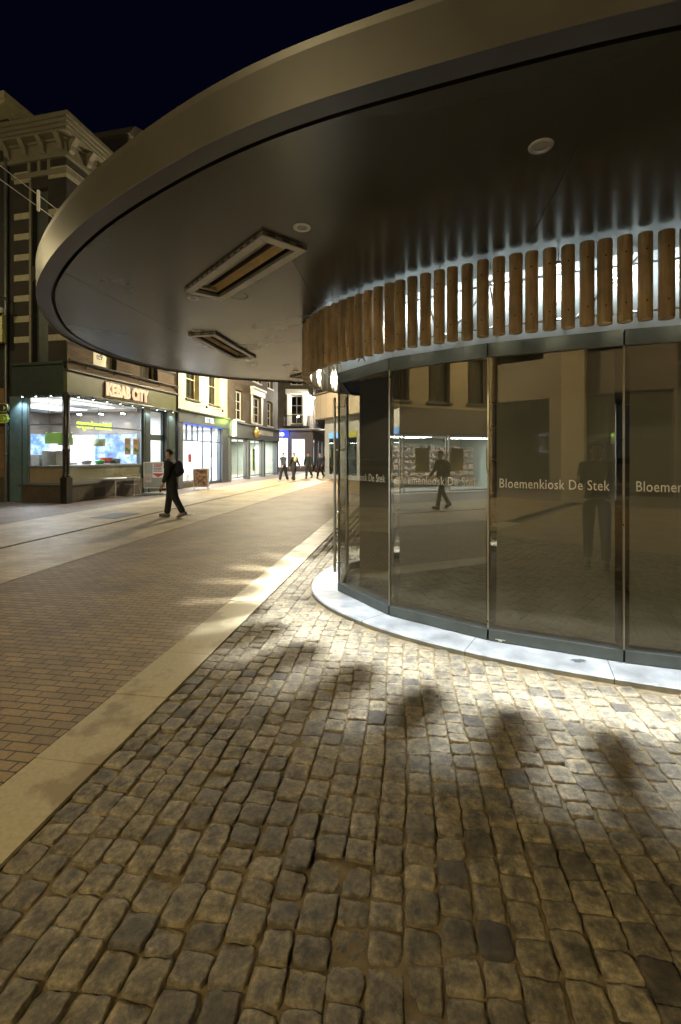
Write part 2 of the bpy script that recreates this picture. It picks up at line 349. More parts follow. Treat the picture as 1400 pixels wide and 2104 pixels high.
# walk backwards from P0: the outline turns as it does at the front, mirrored about the end of the kiosk
for d in (83, 44, 23, 10.4, 4.5, 0, -4, -6, -7, -7, -7, -12, -22, -40): p = step(p, d); back.append(p)
OUT = front+back[::-1]; NF = len(front)
PM1 = back[0]
CEN = (3.6, 5.6)
SMOOTH = resample(catmull(OUT, 12), .05)
ring_curb = resample(offset(SMOOTH, .295), .08)
RPATH = np.array(resample(offset(SMOOTH, .36), .01)); _d = .01*np.arange(len(RPATH))
_px = 700+FPX*RPATH[:, 0]/RPATH[:, 1]; _ok = (RPATH[:, 1] < 4.2) & (RPATH[:, 1] > 1)
_k = int(np.argmin(np.where(_ok, abs(_px-1150), 1e9))); NP = 4*round(len(RPATH)*.01/.1185/4); _st = len(RPATH)/NP
ring_pole = [tuple(map(float, RPATH[int(round(_k-1.5*_st+i*_st)) % len(RPATH)])) for i in range(NP)]   # a lamp gap (between poles 1 and 2) faces this point
kiosk = thing('flower_kiosk', 'round ended glass kiosk with timber pole band under a wide oval canopy', 'kiosk', (CEN[0], CEN[1], 0))
K = lambda mb, name, m, parent=None, **k: mb.build(name, m, parent or kiosk, world=True, **k) if parent is None else sub(mb, name, m, parent)
def sub(mb, name, m, parent):
    """child of a part that sits at the kiosk origin"""
    Mi = Matrix.Translation((-CEN[0], -CEN[1], 0)); mb.xf(Mi); return mb.build(name, m, parent)
# concrete kerb ring
mb = MB(); inn = ring_curb; n = len(inn); prof = [(-.0, -.05), (0, .018), (-.012, .03), (-.6, .03)]
rings = [offset(inn, o) if o else inn for o, z in prof]
vs = [(x, y, prof[k][1]) for k in range(4) for x, y in rings[k]]
mb.add(vs, [(k*n+i, k*n+(i+1) % n, (k+1)*n+(i+1) % n, (k+1)*n+i) for k in range(3) for i in range(n)], 0, False)
K(mb, 'concrete_kerb', M_CONC)
K(MB().prism(offset(SMOOTH, -.1), .0, .04), 'floor', M_KFLOOR)
mb = MB(); _r = resample(offset(SMOOTH, .295), 1.05); _q = offset(_r, .001); _p = offset(_r, -.32); _T = offset(_r, 0)
for a_, b_ in zip(_q, _p): d_ = (Vector(b_)-Vector(a_)).normalized(); mb.obox(((a_[0]+b_[0])/2, (a_[1]+b_[1])/2, .008), (d_.x*.32, d_.y*.32, 0), (-d_.y*.005, d_.x*.005, 0), (0, 0, .0445))
K(mb, 'kerb_joint', M_BLACK)
# soffit and canopy
GR = [(110,600),(120,575),(165,515),(250,445),(350,385),(450,330),(550,285),(650,247),(700,235),(850,197),(1050,140),(1225,97),(1400,55)]
LO = [(639,784),(464,774),(397,764),(314,751),(243,731),(171,700),(137,674),(114,629)]
HC = 3.135
def cz(px, py): Y = FPX*(HC-CAMZ)/(HOR-py); return ((px-700)/FPX*Y, Y)
cpts = [cz(*q) for q in LO]+[cz(*q) for q in GR]
cpts += [(2.3, 1.43), (4.0, 1.1), (6.2, .95), (8.4, 1.3), (10.2, 2.6), (11.0, 4.8), (10.6, 7.2), (8.8, 9.2), (6.4, 10.1), (3.9, 10.4), (1.5, 10.35)]
G0 = resample(catmull(cpts, 8), .06)
# light smoothing of the traced outline
A = np.array(G0)
for _ in range(60): A = .5*A+.25*(np.roll(A, 1, 0)+np.roll(A, -1, 0))
A *= 1.0; G0 = [tuple(map(float, q)) for q in A]
G1 = offset(G0, .03); G2 = offset(G0, .15)
heat_px = [[(382.9, 593), (540.6, 476.6), (625, 508.6), (458.3, 610.3)], [(391.5, 689), (444.6, 682.3), (523.4, 730.3), (480, 734.9)]]
heaters = []
for q in heat_px:
    P = [Vector(cz(*p)) for p in q]; c = sum(P, Vector((0, 0)))/4
    e1 = (P[1]-P[0])+(P[2]-P[3]); e2 = (P[3]-P[0])+(P[2]-P[1])
    if e1.length < e2.length: e1, e2 = e2, e1
    a = e1.normalized(); heaters.append((c, a, Vector((-a.y, a.x)), 1.42, .38))
heaters.append((Vector((-.33, 9.15)), Vector((.75, .66)), Vector((-.66, .75)), 1.42, .38))
heaters.append((Vector((2.2, 1.95)), Vector((.96, -.28)), Vector((.28, .96)), 1.42, .38))
heaters = heaters[:3]
def rect(c, a, b, l, w): return [tuple(c+a*(sx*l/2)+b*(sy*w/2)) for sx, sy in ((-1, -1), (1, -1), (1, 1), (-1, 1))]
holes = [rect(c, a, b, l-.14, w-.14) for c, a, b, l, w in heaters]
mb = MB(); flat = [list(G0)]+[h[::-1] for h in holes]
tri = tessellate_polygon([[Vector((x, y, 0)) for x, y in L] for L in flat]); pts = [p for L in flat for p in L]
mb.add([(x, y, HC) for x, y in pts], tri)
K(mb, 'soffit', M_SOFF)
n = len(G0)
def strip(ringsz, name, m, smooth=True):
    mb = MB(); vs = [(x, y, z) for rg, z in ringsz for x, y in rg]
    mb.add(vs, [(k*n+i, k*n+(i+1) % n, (k+1)*n+(i+1) % n, (k+1)*n+i) for k in range(len(ringsz)-1) for i in range(n)], 0, smooth); return K(mb, name, m)
strip([(G0, HC), (G0, HC+.05), (G1, HC+.05), (G1, HC)], 'shadow_gap', M_BLACK, False)
strip([(G1, HC-.004), (G2, HC-.004)], 'soffit_rim', M_RIM, False)
G2b = offset(G0, .154); G3 = offset(G0, .158); 
strip([(G2, HC-.004), (G2, HC-.022), (G2b, HC-.024), (G2b, HC+.21), (G3, HC+.245), (offset(G0, .13), HC+.255)], 'fascia', M_FASC, False)
K(MB().prism(offset(G0, .125), HC+.2, HC+.25), 'roof_deck', M_DGREY)
# seams between soffit panels: thin dark joints lying just under the sheet
def seam(a, b, w=.0018):
    A = Vector(cz(*a)); B = Vector(cz(*b)); d = (B-A).normalized(); nn = Vector((-d.y, d.x))*w
    return [(A-nn), (B-nn), (B+nn), (A+nn)]
mb = MB()
for a, b in (((128, 556), (368, 684)), ((262, 733), (437, 716)), ((600, 530), (658, 634)), ((1190, 300), (1095, 480)), ((545, 705), (650, 699))):
    q = seam(a, b); mb.add([(p.x, p.y, HC-.003) for p in q], [(0, 1, 2, 3)])
K(mb, 'panel_joint', M_BLACK)
mb = MB()
for a in ((489, 607), (515, 709)):
    x, y = cz(*a); k = 28; mb.add([(x+r*math.cos(2*math.pi*i/k), y+r*math.sin(2*math.pi*i/k), HC-.003) for r in (.088, .095) for i in range(k)], [(i, (i+1) % k, k+(i+1) % k, k+i) for i in range(k)])
K(mb, 'access_ring', M_BLACK)
# heaters let into the soffit
M_HEAT = mat('heater_reflector', (.50, .38, .20), .5, .2)
M_HFR = mat('heater_frame', (.42, .40, .35), .4, .4)
hl = ['long slotted ceiling heater nearest the camera, left of the timber poles', 'slotted ceiling heater in the left soffit above the cream shop front', 'ceiling heater half hidden behind the end of the timber pole band']
for i, (c, a, b2, l, wd) in enumerate(heaters):
    h = thing('ceiling_heater', hl[i], 'ceiling heater', (c.x, c.y, HC), math.atan2(a.y, a.x), 'radiant heaters set in the canopy soffit')
    fr = MB(); T = .03
    for sx in (-1, 1): fr.bbox(sx*(l/2-.035)-.035, sx*(l/2-.035)+.035, -wd/2, wd/2, -T, .002, .004)
    for sy in (-1, 1): fr.bbox(-l/2+.07, l/2-.07, sy*(wd/2-.035)-.035, sy*(wd/2-.035)+.035, -T, .002, .004)
    fr.build('frame', M_HFR, h)
    sl = MB(); k = 13
    for j in range(k):
        x = -l/2+.1+(l-.2)*j/(k-1)
        for sy in (-1, 1): sl.box(x-.022, x+.022, sy*(wd/2+.001)-.002, sy*(wd/2+.001)+.002, -T+.012, -.008)
    for y in (-.12, 0, .12):
        for sx in (-1, 1): sl.box(sx*(l/2+.001)-.002, sx*(l/2+.001)+.002, y-.03, y+.03, -T+.012, -.008)
    sl.build('vent_slot', M_BLACK, h)
    bx = MB(); L2, W2 = l/2-.07, wd/2-.07
    bx.box(-L2-.01, L2+.01, -W2-.01, W2+.01, .075, .085)
    for sx in (-1, 1): bx.quad((sx*L2, -W2, .0), (sx*L2, W2, .0), (sx*L2, W2, .075), (sx*L2, -W2, .075))
    for sy in (-1, 1): bx.quad((-L2, sy*W2, .0), (L2, sy*W2, .0), (L2, sy*W2, .075), (-L2, sy*W2, .075))
    bx.build('housing', M_BLACK, h)
    rf = MB(); rf.add([(-L2+.05, -.02, -.004), (L2-.05, -.02, -.004), (L2-.05, .0, .03), (-L2+.05, .0, .03), (-L2+.05, .05, .03), (L2-.05, .05, .03), (-L2+.05, .075, -.004), (L2-.05, .075, -.004)], [(0, 1, 2, 3), (3, 2, 5, 4), (4, 5, 7, 6)])
    rf.build('reflector', M_HEAT, h)
    MB().tube([(-L2+.1, -.06, .02), (L2-.1, -.06, .02)], .010, 10).build('heating_tube', mat('heater_tube', (.5, .45, .38), .3), h)
    for sx in (-1, 1): MB().bbox(sx*(L2-.05)-.02, sx*(L2-.05)+.02, -.09, .08, .0, .05, .004).build('tube_holder', M_HFR, h)
# recessed downlights (off)
M_DLG = mat('downlight_lens', (.3, .3, .28), .15)
dl = ['round recessed downlight alone in the dark soffit above the poles', 'round downlight beside the upper corner of the long heater', 'round downlight by the lower corner of the long heater', 'small round downlight beside the farther heater', 'small round downlight near the canopy rear edge by the poles', 'tiny round downlight beyond the far end of the second heater']
d0 = None
for i, q in enumerate(((1112, 300), (621, 467), (397, 612), (404, 679), (607, 761), (513, 738))):
    x, y = cz(*q)
    if d0 is None:
        d0 = thing('recessed_downlight', dl[0], 'downlight', (x, y, HC), 0, 'recessed downlights in the soffit')
        MB().lathe([(.036, -.002), (.040, -.004), (.052, -.006), (.058, -.004), (.060, 0)], n=28).build('trim_ring', M_STEEL, d0)
        MB().lathe([(0, -.004), (.022, -.0045), (.026, -.003), (.036, -.002)], n=24).build('lens', M_DLG, d0)
    else: dup(d0, (x, y, HC), None, dl[i])

# ------------------------------------------------------------------ kiosk glass wall
NO = len(OUT); ZB, ZG0, ZG1, ZH = .03, .125, 2.43, 2.55
def frame2(a, b):
    a = Vector(a); b = Vector(b); d = (b-a); L = d.length; d /= L; nrm = Vector((-d.y, d.x))
    if nrm.dot((a+b)/2-Vector(CEN)) < 0: nrm = -nrm
    return a, b, d, nrm, L
def pbox(mb, a, d, nrm, s0, s1, o0, o1, z0, z1, mi=0):
    P = lambda s, o: a+d*s+nrm*o
    return mb.prism([tuple(P(s0, o0)), tuple(P(s1, o0)), tuple(P(s1, o1)), tuple(P(s0, o1))], z0, z1, mi)
names_front = {0, 1, 2, 3, 4}
txtM = mat('frosted_lettering', (.40, .37, .31), .8, var=.03)
seg = [(i, (i+1) % NO) for i in range(NO)]
for i, j in seg:
    a, b, d, nr, L = frame2(OUT[i], OUT[j]); isdoor = (j == 0)
    pn = MB(); pbox(pn, a, d, nr, .008, L-.008, -.045, .005, ZB+.004, ZG0); bottom = K(pn, 'bottom_rail', M_DGREY)
    pn = MB(); pbox(pn, a, d, nr, .006, L-.006, -.05, .004, ZG1, ZH); K(pn, 'header_panel', M_DGREY)
    gl = MB(); q = [a+d*.006-nr*.012, b-d*.006-nr*.012]
    gl.quad((q[0].x, q[0].y, ZG0-.01), (q[1].x, q[1].y, ZG0-.01), (q[1].x, q[1].y, ZG1+.01), (q[0].x, q[0].y, ZG1+.01))
    pane = K(gl, 'glass_panel', G_KIOSK, recalc=False)
    # seal strip between two panes: a slim profile at each corner
    if not isdoor or True:
        ml = MB(); ml.obox((*(a+nr*-.012), (ZG0+ZG1)/2), (d.x*.012, d.y*.012, 0), (nr.x*.022, nr.y*.022, 0), (0, 0, ZG1-ZG0)); K(ml, 'corner_profile', M_STEEL)
    cx = (a+b)/2
    if i < 9 or i > NO-6:
        if not isdoor:
            s0 = .03 if i else .27
            bl = MB(); pbox(bl, a, d, nr, s0+.03, L-.05, -.098, -.096, .16, ZG1+.02); pbox(bl, a, d, nr, s0+.02, L-.04, -.104, -.09, .135, .16)
            if 0 <= i < 9: K(bl, 'roller_blind', M_BLIND)
        if 0 <= i <= 4:
            tm = text_mb('Bloemenkiosk De Stek', .112, .0012, sx=.74, space=1.06)
            xs = [v[0] for v in tm.v]; c0 = (min(xs)+max(xs))/2; wd = max(xs)-min(xs); k = .80/wd
            dd = -d if False else d
            tm.v = [(*(cx+dd*((v[0]-c0)*k)+nr*(-.011-v[1]+.002)).xy, 1.327+v[2]) for v in tm.v]
            sub(tm, 'glass_lettering', txtM, pane)
# door handles: paired vertical bars through the pane left of the first corner
a, b, d, nr, L = frame2(PM1, P0)
for off in (.055, -.09):
    hb = MB(); p = b-d*.12
    q = p+nr*off; hb.tube([(q.x, q.y, .22), (q.x, q.y, 2.28)], .016, 12)
    K(hb, 'door_handle_bar', M_STEEL)
hb = MB(); p = b-d*.12
for z in (.33, .93, 1.66, 2.17):
    q0, q1 = p+nr*.055, p-nr*.09; hb.tube([(q0.x, q0.y, z), (q1.x, q1.y, z)], .008, 8)
K(hb, 'handle_fixing', M_STEEL)
# small maker's plate on the bottom rail of the third pane
a, b, d, nr, L = frame2(P2, P3); mb = MB(); pbox(mb, a, d, nr, .06, .14, .004, .007, .052, .056); pbox(mb, a, d, nr, .085, .115, .004, .007, .040, .05); K(mb, 'rail_plate', M_WHITE)
# wall band above the glass, white, with flat cap and steel brackets
INNER = [OUT[i] for i in range(NO)]
wb = MB(); n2 = len(SMOOTH); WS = offset(SMOOTH, -.03)
WS = offset(OUT, -.035); wb.add([(x, y, z) for z in (ZH-.01, HC) for x, y in WS], [(i, (i+1) % NO, NO+(i+1) % NO, NO+i) for i in range(NO)])
K(wb, 'white_wall_band', mat('white_wall', (.42, .45, .44), .5, var=.1))
K(MB().prism(offset(SMOOTH, -.06), ZG1+.03, ZG1+.05), 'inner_ceiling', M_INT)
# interior: counter block and shelf unit standing in the dark shop
K(MB().bbox(3.0, 6.2, 5.2, 6.0, .04, .95, .01).bbox(2.95, 6.25, 5.15, 6.05, .95, 1.0, .008), 'counter', mat('counter_wood', (.14, .1, .06), .5))
cb = MB()
for z in (.5, 1.0, 1.5, 2.0): cb.box(1.6, 2.6, 6.4, 6.8, z, z+.03)
for x in (1.6, 2.58): cb.box(x, x+.02, 6.4, 6.8, .04, 2.1)
K(cb, 'shelf_rack', M_DGREY)
sp_ = MB()
for x, y in ((1.7, 5.3),): sp_.tube([(x, y, .04), (x, y, ZG1+.03)], .05, 14)
K(sp_, 'interior_post', M_DGREY)
# round timber poles with bolts, rails behind them and leds between
zb, zt = 2.512, 3.098
n = len(ring_pole); RP = np.array(ring_pole); TT = np.roll(RP, -1, 0)-np.roll(RP, 1, 0); TT /= np.hypot(*TT.T)[:, None]
ctr = RP.mean(0)
def vis_rank(i): x, y = RP[i]; return math.hypot(x, y)+ (0 if True else 0)
order = sorted(range(n), key=lambda i: math.hypot(RP[i][0]-1.2, RP[i][1]-3.5)); near = set(order[:100])
def pole(mb, x, y, nx, ny, r=.0465):
    prof = [(0, zb), (r*.93, zb), (r, zb+.006), (r*1.0, (zb+zt)/2), (r, zt-.006), (r*.93, zt), (0, zt)]
    mb.lathe(prof, (x, y, 0), 16)
    for z in (zb+.12, zt-.12): mb.tube([(x+nx*(r-.006), y+ny*(r-.006), z), (x+nx*(r+.004), y+ny*(r+.004), z)], .006, 8, 1)
rest = MB(); M_BOLT = mat('bolt', (.12, .11, .1), .4, .8)
for i in range(n):
    x, y = RP[i]; tx, ty = TT[i]; nx, ny = ty, -tx
    if nx*(x-ctr[0])+ny*(y-ctr[1]) < 0: nx, ny = -nx, -ny
    if i in near:
        mb = MB(); rr = .0465*random.uniform(.95, 1.04); pole(mb, 0, 0, nx, ny, rr); o = mb.build('timber_pole', [M_WOOD, M_BOLT], kiosk); o.location = (x-CEN[0], y-CEN[1], random.uniform(-.004, .004))
    else: pole(rest, x, y, nx, ny)
o = K(rest, 'timber_pole_row', [M_WOOD, M_BOLT]); o['kind'] = 'stuff'
rail = MB(); RR = offset(ring_pole, -.20)
for z in (zb+.12, zt-.12): rail.tube([(x, y, z) for x, y in RR[::2]], .008, 6, closed=True)
K(rail, 'pole_rail', M_STEEL)
br = MB(); SM = resample(SMOOTH, .5); RO = offset(SM, .30); WI = offset(SM, -.10)
for i in range(len(SM)):
    br.tube([(*WI[i], ZH+.05), (*RO[i], zt-.14)], .009, 6); j = (i+1) % len(SM)
    if i % 2: br.tube([(*offset(SM, .0)[i], ZH+.04), (*offset(SM, .0)[j], HC-.05)], .010, 6)
K(br, 'bracket', M_STEEL)
# leds: every fourth gap, lamp body with real light hanging close behind the poles
ph = LEDPH = 1
cnt = 0
for i in range(ph, n, 4):
    if i not in near and (i+1) % n not in near: continue
    j = (i+1) % n; x, y = (RP[i]+RP[j])/2; tx, ty = TT[i]; nx, ny = ty, -tx
    if nx*(x-ctr[0])+ny*(y-ctr[1]) < 0: nx, ny = -nx, -ny
    x -= nx*.15; y -= ny*.15
    lb = MB(); lb.lathe([(0, .012), (.016, .01), (.02, 0), (.02, -.016), (0, -.016)], (0, 0, 0), 14)
    lamp = lb.build('led_lamp', M_STEEL, kiosk); lamp.location = (x-CEN[0], y-CEN[1], 3.045)
    MB().lathe([(0, -.020), (.015, -.0175), (.016, -.0165)], (0, 0, 0), 12).build('led_lens', M_LED, lamp)
    MB().tube([(0, 0, .01), (0, 0, HC-3.045)], .004, 6).build('led_stem', M_STEEL, lamp)
    ld = bpy.data.lights.new('led_light', 'SPOT'); ld.energy = 1750; ld.spot_size = R(31); ld.spot_blend = 1; ld.color = (.84, .93, 1.0); ld.shadow_soft_size = .022
    lo = bpy.data.objects.new('led_light', ld); COL.objects.link(lo); lo.parent = lamp; lo.location = (0, 0, -.03); lo.rotation_euler = Vector((-nx*.25, -ny*.25, 1)).to_track_quat('Z', 'Y').to_euler(); cnt += 1
    ld = bpy.data.lights.new('kerb_light', 'SPOT'); ld.energy = 800; ld.spot_size = R(22); ld.spot_blend = 1; ld.color = (.80, .90, 1.0); ld.shadow_soft_size = .01
    lo = bpy.data.objects.new('kerb_light', ld); COL.objects.link(lo); lo.parent = lamp; lo.location = (0, 0, -.03); lo.rotation_euler = Vector((nx*.02, ny*.02, 1)).to_track_quat('Z', 'Y').to_euler()
    ld = bpy.data.lights.new('led_glow', 'AREA'); ld.shape = 'RECTANGLE'; ld.size = .02; ld.size_y = .10; ld.energy = 3.4; ld.color = (.80, .92, .98)
    lo = bpy.data.objects.new('led_glow', ld); COL.objects.link(lo); lo.parent = lamp; lo.location = (-nx*.115, -ny*.115, -.06); lo.rotation_euler = Vector((nx, ny, -.1)).to_track_quat('Z', 'Y').to_euler()
print('leds', cnt, 'poles', n)
# stain on the kerb
x, y = gp(1190, 1358, .03); mb = MB(); k = 14
mb.add([(x+.055*math.cos(6.283*i/k)*(1+.35*math.sin(i*2.3)), y+.03*math.sin(6.283*i/k)*(1+.5*math.sin(i*3.7+1)), .0325) for i in range(k)], [tuple(range(k))])
tag(mb.build('kerb_stain', mat('stain_grey', (.05, .06, .06), .6)), 'dark flat stain on the bright white kerb below the glass', 'leaf')

# ------------------------------------------------------------------ cobblestones
def vnoise(x, y, s, seed):
    r = np.random.default_rng(seed); out = np.zeros_like(x)
    for k in range(7):
        a = r.uniform(0, 6.28); f = s*r.uniform(.5, 1.6); out += np.sin((x*np.cos(a)+y*np.sin(a))*f+r.uniform(0, 6.28))
    return out/7
def inside(poly, X, Y):
    c = np.zeros(X.shape, bool); P = np.array(poly); x1, y1 = P[:, 0], P[:, 1]; x2, y2 = np.roll(x1, -1), np.roll(y1, -1)
    for a, b_, c2, d_ in zip(x1, y1, x2, y2):
        with np.errstate(divide='ignore', invalid='ignore'):
            c ^= ((b_ > Y) != (d_ > Y)) & (X < (c2-a)*(Y-b_)/(d_-b_+1e-12)+a)
    return c
V, F, TN = [], [], []; off = 0
course = .120; kerbpoly = offset(ring_curb, .045)
sand_pts = []
u = -1.575; ci = 0
while u < 6.9:
    cw = course*random.uniform(.93, 1.07); v = -1.2-random.random()*.1
    while v < 15.4:
        L = random.choice((.098, .105, .112, .118, .125, .132, .145))*random.uniform(.95, 1.05)
        cu, cv = u+cw/2, v+L/2; 
        # gentle waviness of the courses
        wob = .02*math.sin(cv*1.3+cu*.7)+.012*math.sin(cv*3.1+cu*2.0)
        wob *= min(1, (cu+1.5)/1.0)
        x, y = uv(cu+wob, cv); dist = math.hypot(x, y)
        if (y > 0 and abs(x) < y*.95+1.0) or dist < 2.2:
            n = 11 if dist < 3.0 else (8 if dist < 5 else (5 if dist < 8 else 3))
        else: n = 4 if dist < 6 else 3
        gap = random.uniform(.0020, .0055)
        if random.random() < .12: gap += .004
        hw, hl = cw/2-gap, L/2-gap
        V.append((cu+wob, cv, hw, hl, n)); v += L
    u += cw
S = np.array(V); X = S[:, 0]*HY+S[:, 1]*HX; Y = -S[:, 0]*HX+S[:, 1]*HY
keep = ~inside(kerbpoly, X, Y); S = S[keep]; print('stones', len(S))
V = []; F = []; T = []; off = 0
for cu, cv, hw, hl, n in S:
    n = int(n); g = np.linspace(-1, 1, n); gx, gy = np.meshgrid(g, g, indexing='ij')
    gx = np.sign(gx)*(1-(1-abs(gx))**1.35) if n > 4 else gx; gy = np.sign(gy)*(1-(1-abs(gy))**1.35) if n > 4 else gy
    cj = rng.uniform(-.08, .08, (4, 2))
    w4 = [(1-gx)*(1-gy)/4, (1+gx)*(1-gy)/4, (1+gx)*(1+gy)/4, (1-gx)*(1+gy)/4]
    rd = rng.uniform(.03, .13)
    ax = gx*(1-rd*gy**4)+sum(w4[k]*cj[k, 0] for k in range(4)); ay = gy*(1-rd*gx**4)+sum(w4[k]*cj[k, 1] for k in range(4))
    sd = rng.uniform(0, 50)
    ed = np.maximum(abs(gx), abs(gy))
    ax = ax+.035*np.sin(gy*5+sd)*(abs(gx) > .6); ay = ay+.03*np.sin(gx*5+sd*1.7)*(abs(gy) > .6)
    px = cu+ax*hw; py = cv+ay*hl
    dome = rng.uniform(.0016, .0042); z0 = rng.normal(-.004, .0030); tx, ty = rng.normal(0, .0022, 2)
    z = z0+tx*gx+ty*gy-dome*(.45*(gx**2+gy**2)/2+.9*np.maximum(abs(gx)**6, abs(gy)**6))
    z += .0013*np.sin(px*95+sd)*np.sin(py*80+sd*2)+.0010*np.sin(px*210+py*130+sd)+.0008*np.sin(px*330-py*290+sd*3)
    top = np.stack([px, py, z], -1).reshape(-1, 3)
    idx = np.arange(n*n).reshape(n, n)
    f = np.stack([idx[:-1, :-1], idx[1:, :-1], idx[1:, 1:], idx[:-1, 1:]], -1).reshape(-1, 4)
    border = np.concatenate([idx[:-1, 0], idx[-1, :-1], idx[1:, -1][::-1], idx[0, 1:][::-1]])
    sk = top[border].copy(); sk[:, 0] = cu+(sk[:, 0]-cu)*1.02; sk[:, 1] = cv+(sk[:, 1]-cv)*1.02; sk[:, 2] = -.05
    m = len(border); a_ = border; b_ = np.roll(border, -1); c_ = n*n+np.roll(np.arange(m), -1); d_ = n*n+np.arange(m)
    f2 = np.stack([b_, a_, d_, c_], -1)
    V.append(np.vstack([top, sk])); F.append(np.vstack([f, f2])+off); off += n*n+m
    tone = np.clip(rng.normal(.5, .16), 0, 1)
    if rng.random() < .045: tone = rng.uniform(0, .12)
    sandy = np.r_[(.16*ed.ravel()**3+rng.uniform(0, .22)+.10*vnoise(top[:, 0], top[:, 1], 3, 5)), np.full(m, .5)]
    T.append(np.c_[np.full(n*n+m, tone), sandy, np.r_[np.clip(ed.ravel()+.25*vnoise(top[:, 0], top[:, 1], 60, 9), 0, 1), np.ones(m)]])
V = np.vstack(V); F = np.vstack(F); T = np.vstack(T)
W = np.c_[V[:, 0]*HY+V[:, 1]*HX, -V[:, 0]*HX+V[:, 1]*HY, V[:, 2]]
me = bpy.data.meshes.new('cobblestones'); me.vertices.add(len(W)); me.vertices.foreach_set('co', W.ravel().astype('f4'))
me.loops.add(F.size); me.loops.foreach_set('vertex_index', F.ravel().astype('i4')); me.polygons.add(len(F)); me.polygons.foreach_set('loop_start', np.arange(len(F), dtype='i4')*4)
me.polygons.foreach_set('use_smooth', np.ones(len(F), bool)); me.update(); me.validate()
ca = me.color_attributes.new('tone', 'FLOAT_COLOR', 'POINT'); ca.data.foreach_set('color', np.c_[np.clip(T, 0, 1), np.ones(len(T))].ravel().astype('f4'))
me.materials.append(M_COB); o = bpy.data.objects.new('cobblestones', me); COL.objects.link(o); tag(o, kind='structure')
print('cobble verts', len(W))
# sand bed in the joints, uneven height
nu, nv = 330, 420; uu = np.linspace(-1.572, 6.95, nu); q = np.linspace(0, 1, nv); vv = -1.2+16.7*q**1.35
UU, VV = np.meshgrid(uu, vv, indexing='ij')
Z = -.0160+.0085*vnoise(UU, VV, 4.5, 3)+.0045*vnoise(UU, VV, 24, 4)+.002*vnoise(UU, VV, 90, 6)
W = np.c_[(UU*HY+VV*HX).ravel(), (-UU*HX+VV*HY).ravel(), Z.ravel()]; idx = np.arange(nu*nv).reshape(nu, nv)
F = np.stack([idx[:-1, :-1], idx[1:, :-1], idx[1:, 1:], idx[:-1, 1:]], -1).reshape(-1, 4)
me = bpy.data.meshes.new('joint_sand'); me.vertices.add(len(W)); me.vertices.foreach_set('co', W.ravel().astype('f4'))
me.loops.add(F.size); me.loops.foreach_set('vertex_index', F.ravel().astype('i4')); me.polygons.add(len(F)); me.polygons.foreach_set('loop_start', np.arange(len(F), dtype='i4')*4)
me.polygons.foreach_set('use_smooth', np.ones(len(F), bool)); me.update(); me.validate(); me.materials.append(M_SAND)
o = bpy.data.objects.new('joint_sand', me); COL.objects.link(o); tag(o, kind='structure')
# ------------------------------------------------------------------ buildings: materials
M_BRK_DK = brick('dark_facade_brick', (.022, .019, .016), (.016, .014, .012), (.026, .023, .020), rough=.8)
M_BRK_BR = brick('brown_facade_brick', (.13, .085, .045), (.09, .06, .034), (.12, .095, .065), rough=.85, ms=.010)
M_BRK_OR = brick('orange_brick', (.24, .13, .06), (.17, .09, .045), (.2, .15, .1), rough=.85)
M_BRK_GR = brick('grey_facade_brick', (.12, .105, .095), (.085, .075, .07), (.11, .10, .09), rough=.85)
M_STONE = mat('trim_stone', (.15, .138, .10), .7, var=.15, scale=8, bmp=.3)
M_CREAM = mat('cream_render', (.62, .56, .36), .8, var=.07, scale=2, bmp=.15)
M_TAN = mat('tan_render', (.40, .32, .2), .8, var=.08, scale=2)
M_GREENP = mat('dark_green_paint', (.035, .048, .042), .35, var=.2)
M_OLIVE = mat('olive_fascia', (.075, .088, .028), .4, var=.15, scale=2)
M_PLINTH = mat('plinth_stone', (.075, .06, .045), .6, var=.25)
M_GREYSH = mat('grey_shopfront', (.16, .18, .20), .4, .2, var=.08)
M_FRWHITE = mat('white_window_frame', (.7, .7, .66), .45, var=.05)
M_ROOF = mat('roof_slate', (.03, .03, .035), .6)
M_IWHITE = mat('shop_white', (.8, .8, .8), .6, var=.02, bmp=0)
M_IBROWN = mat('shop_brown_wall', (.13, .11, .095), .7, var=.06, bmp=0)
M_IFLOOR = mat('shop_floor', (.3, .28, .25), .4)
M_CORNM = mat('counter_metal', (.28, .27, .24), .35, .3)
M_GOLD = mat('gilding', (.55, .42, .15), .35, .7)
M_ALU = mat('aluminium', (.72, .71, .68), .3, .9, var=.05)
M_BLUEP = emit('backlit_blue_wall', (1, 1, 1), 1.0)
nt = M_BLUEP.node_tree; b = nt.nodes['Principled BSDF']
n1 = noise(nt, 1.6, 6, .65); nt.links.new(ramp(nt, n1.outputs[0], [(.32, (.02, .08, .30)), (.46, (.12, .32, .75)), (.58, (.55, .75, 1)), (.75, (1, 1, 1))]).outputs[0], b.inputs['Emission Color']); b.inputs['Emission Strength'].default_value = 1.6
M_SPOTE = emit('spot_lens', (.85, .93, 1), 30)
M_LIME = emit('lime_reflection_glow', (.55, .85, .05), 2.2)
M_LETT = emit('warm_sign_letters', (1.0, .62, .34), 1.05)
M_WHITEE = emit('white_lightbox', (1, 1, .95), 1.8)
M_BLUEE = emit('blue_neon', (.05, .12, 1), 2.5)
M_REDE = mat('red_plastic', (.5, .03, .02), .4)
def panel(name, col, r=.5): return MATS.get(name) or mat(name, col, r, var=.05, bmp=0)

